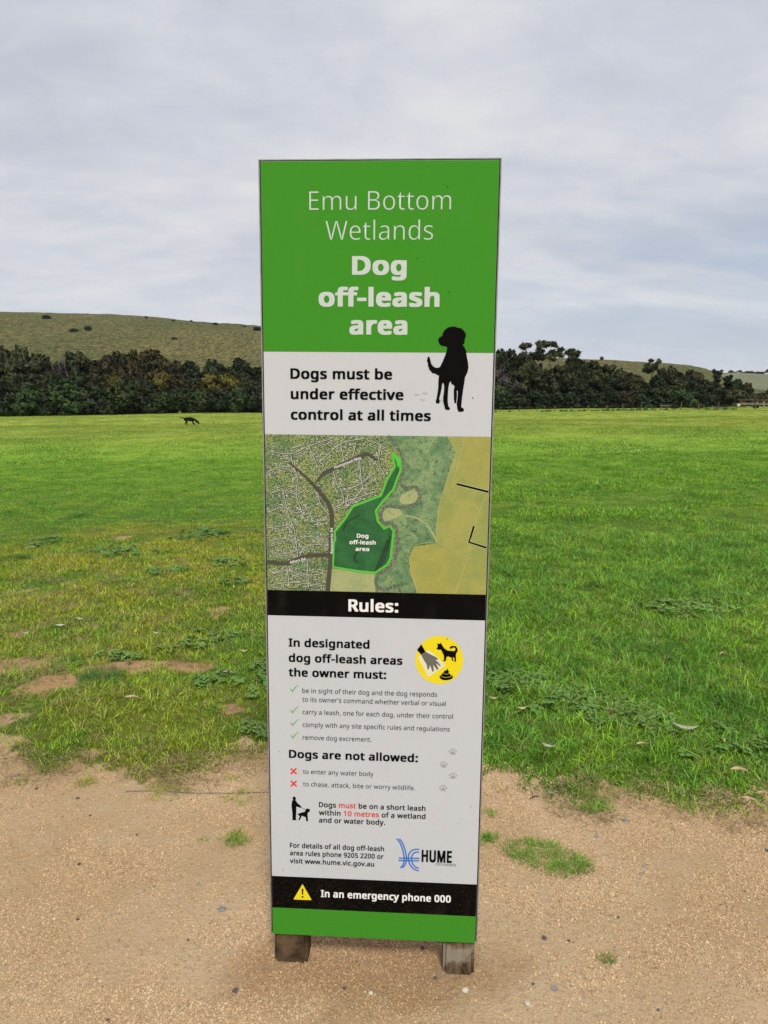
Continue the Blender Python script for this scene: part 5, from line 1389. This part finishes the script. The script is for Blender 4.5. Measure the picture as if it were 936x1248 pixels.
# loose stones
STONES = [(-.499, 2.107, .024, 'g', 'largest grey stone on the path left of the sign foot'), (-1.414, 2.811, .020, 'k', 'dark stone near the left edge close to the grass'), (-1.213, 2.737, .018, 'k', 'flat dark stone on the path, upper left'), (-1.041, 2.327, .018, 'k', 'dark stone in the middle of the left path'), (-1.117, 2.618, .014, 'k', 'small dark stone below the flat dark one'),
          (-.602, 2.218, .013, 'g', 'small grey stone up-left of the largest grey stone'), (-.897, 2.498, .013, 'k', 'small dark stone below the thin rod'), (-.934, 2.058, .014, 'k', 'small dark stone, lower left path'), (-.392, 1.78, .022, 'k', 'dark clod at the bottom left of the sign'), (-1.535, 2.917, .014, 'k', 'dark stone by the grass at the left edge'),
          (-.748, 2.21, .012, 'k', 'tiny dark stone on the left path'), (-.571, 1.974, .011, 'k', 'tiny dark stone below the largest grey stone'), (-.703, 1.683, .013, 'k', 'dark stone at the bottom of the picture, left'), (.799, 2.514, .020, 'g', 'blue-grey stone right of the largest tuft'), (.912, 2.337, .015, 'g', 'grey stone on the right path, upper of two'),
          (.886, 2.295, .012, 'g', 'grey stone on the right path, lower of two'), (.492, 1.988, .020, 'k', 'blackish stone right of the sign foot'), (.562, 1.978, .013, 'k', 'small black stone beside the blackish one'), (.479, 1.797, .018, 'g', 'grey stone at lower right of the sign foot'), (.395, 1.745, .018, 'p', 'pale stone at the bottom right of the sign'),
          (.74, 1.733, .011, 'k', 'small dark stone at the bottom right of the path'), (.694, 2.785, .018, 'g', 'grey stone at the field edge right of the sign'), (.939, 2.62, .022, 'g', 'flat grey stone below the thick jutting tuft'), (1.388, 2.439, .020, 'k', 'dark stone at the right edge of the picture'), (1.092, 2.144, .011, 'k', 'tiny dark stone on the far right path'),
          (.744, 2.084, .012, 'k', 'small dark stone right of the blackish pair'), (.423, 1.811, .011, 'k', 'small dark stone next to the lower grey stone'), (.233, 1.788, .020, 'p', 'cream pebble in front of the right post'), (.123, 1.943, .018, 'k', 'black stone under the sign beside the right post'), (.156, 1.826, .014, 'k', 'black chip in front of the right post'),
          (-.024, 1.773, .013, 'p', 'pale pebble in front of the middle of the sign'), (-.096, 1.789, .014, 'k', 'dark chip in front of the middle of the sign')]
for k, (x, y, s_, c_, lb) in enumerate(STONES):
    me = rock_mesh('stone', 700+k, M[{'g': 'stone_grey', 'k': 'stone_dark', 'p': 'stone_pale'}[c_]], 2, .6, .16)
    for v in me.vertices: v.co *= s_*(.8 if c_ == 'k' else 1)
    o = obj('stone', me, label=lb, cat='stone', group='loose stones on the path'); o.location = (x, y, gz(x, y)+s_*.12); o.rotation_euler = (0, 0, k*1.3)
rd = [(-1.04, 2.786), (-.9, 2.789), (-.75, 2.785), (-.6, 2.789), (-.44, 2.79), (-.30, 2.792)]
MB().tube([(x, y, gz(x, y)+.004) for x, y in rd], .0015, 6).build('rod', M['rod'], label='thin grey rod lying on the dirt left of the sign', cat='rod')
r = random.Random(4)
for x, y, a, ln, lb in ((-1.30, 1.80, .5, .05, 'short dark twig at the bottom left of the path'), (.62, 2.78, .5, .045, 'short twig on the dirt right of the sign near the grass')):
    MB().tube([(-ln/2, 0, .003), (0, ln*.12, .007), (ln/2, 0, .004)], [.0025, .003, .0018], 5).build('twig', M['bark_dark'], label=lb, cat='twig').location = (x, y, gz(x, y))
    col.objects[-1].rotation_euler = (0, 0, a)

# ------------------------------------------------------------------ haze
hz = MB().box(-3100, 3100, -480, 3100, -12, 110).mesh('haze')
ma = bpy.data.materials.new('thin_air'); ma.use_nodes = True; t = ma.node_tree; t.nodes.clear()
vn = t.nodes.new('ShaderNodeVolumePrincipled'); vn.inputs['Color'].default_value = (.86, .92, 1, 1); vn.inputs['Density'].default_value = .00006
on = t.nodes.new('ShaderNodeOutputMaterial'); t.links.new(vn.outputs[0], on.inputs['Volume']); hz.materials.append(ma)
obj('haze', hz, kind='stuff', label='thin pale haze over the far trees and hills', cat='haze')
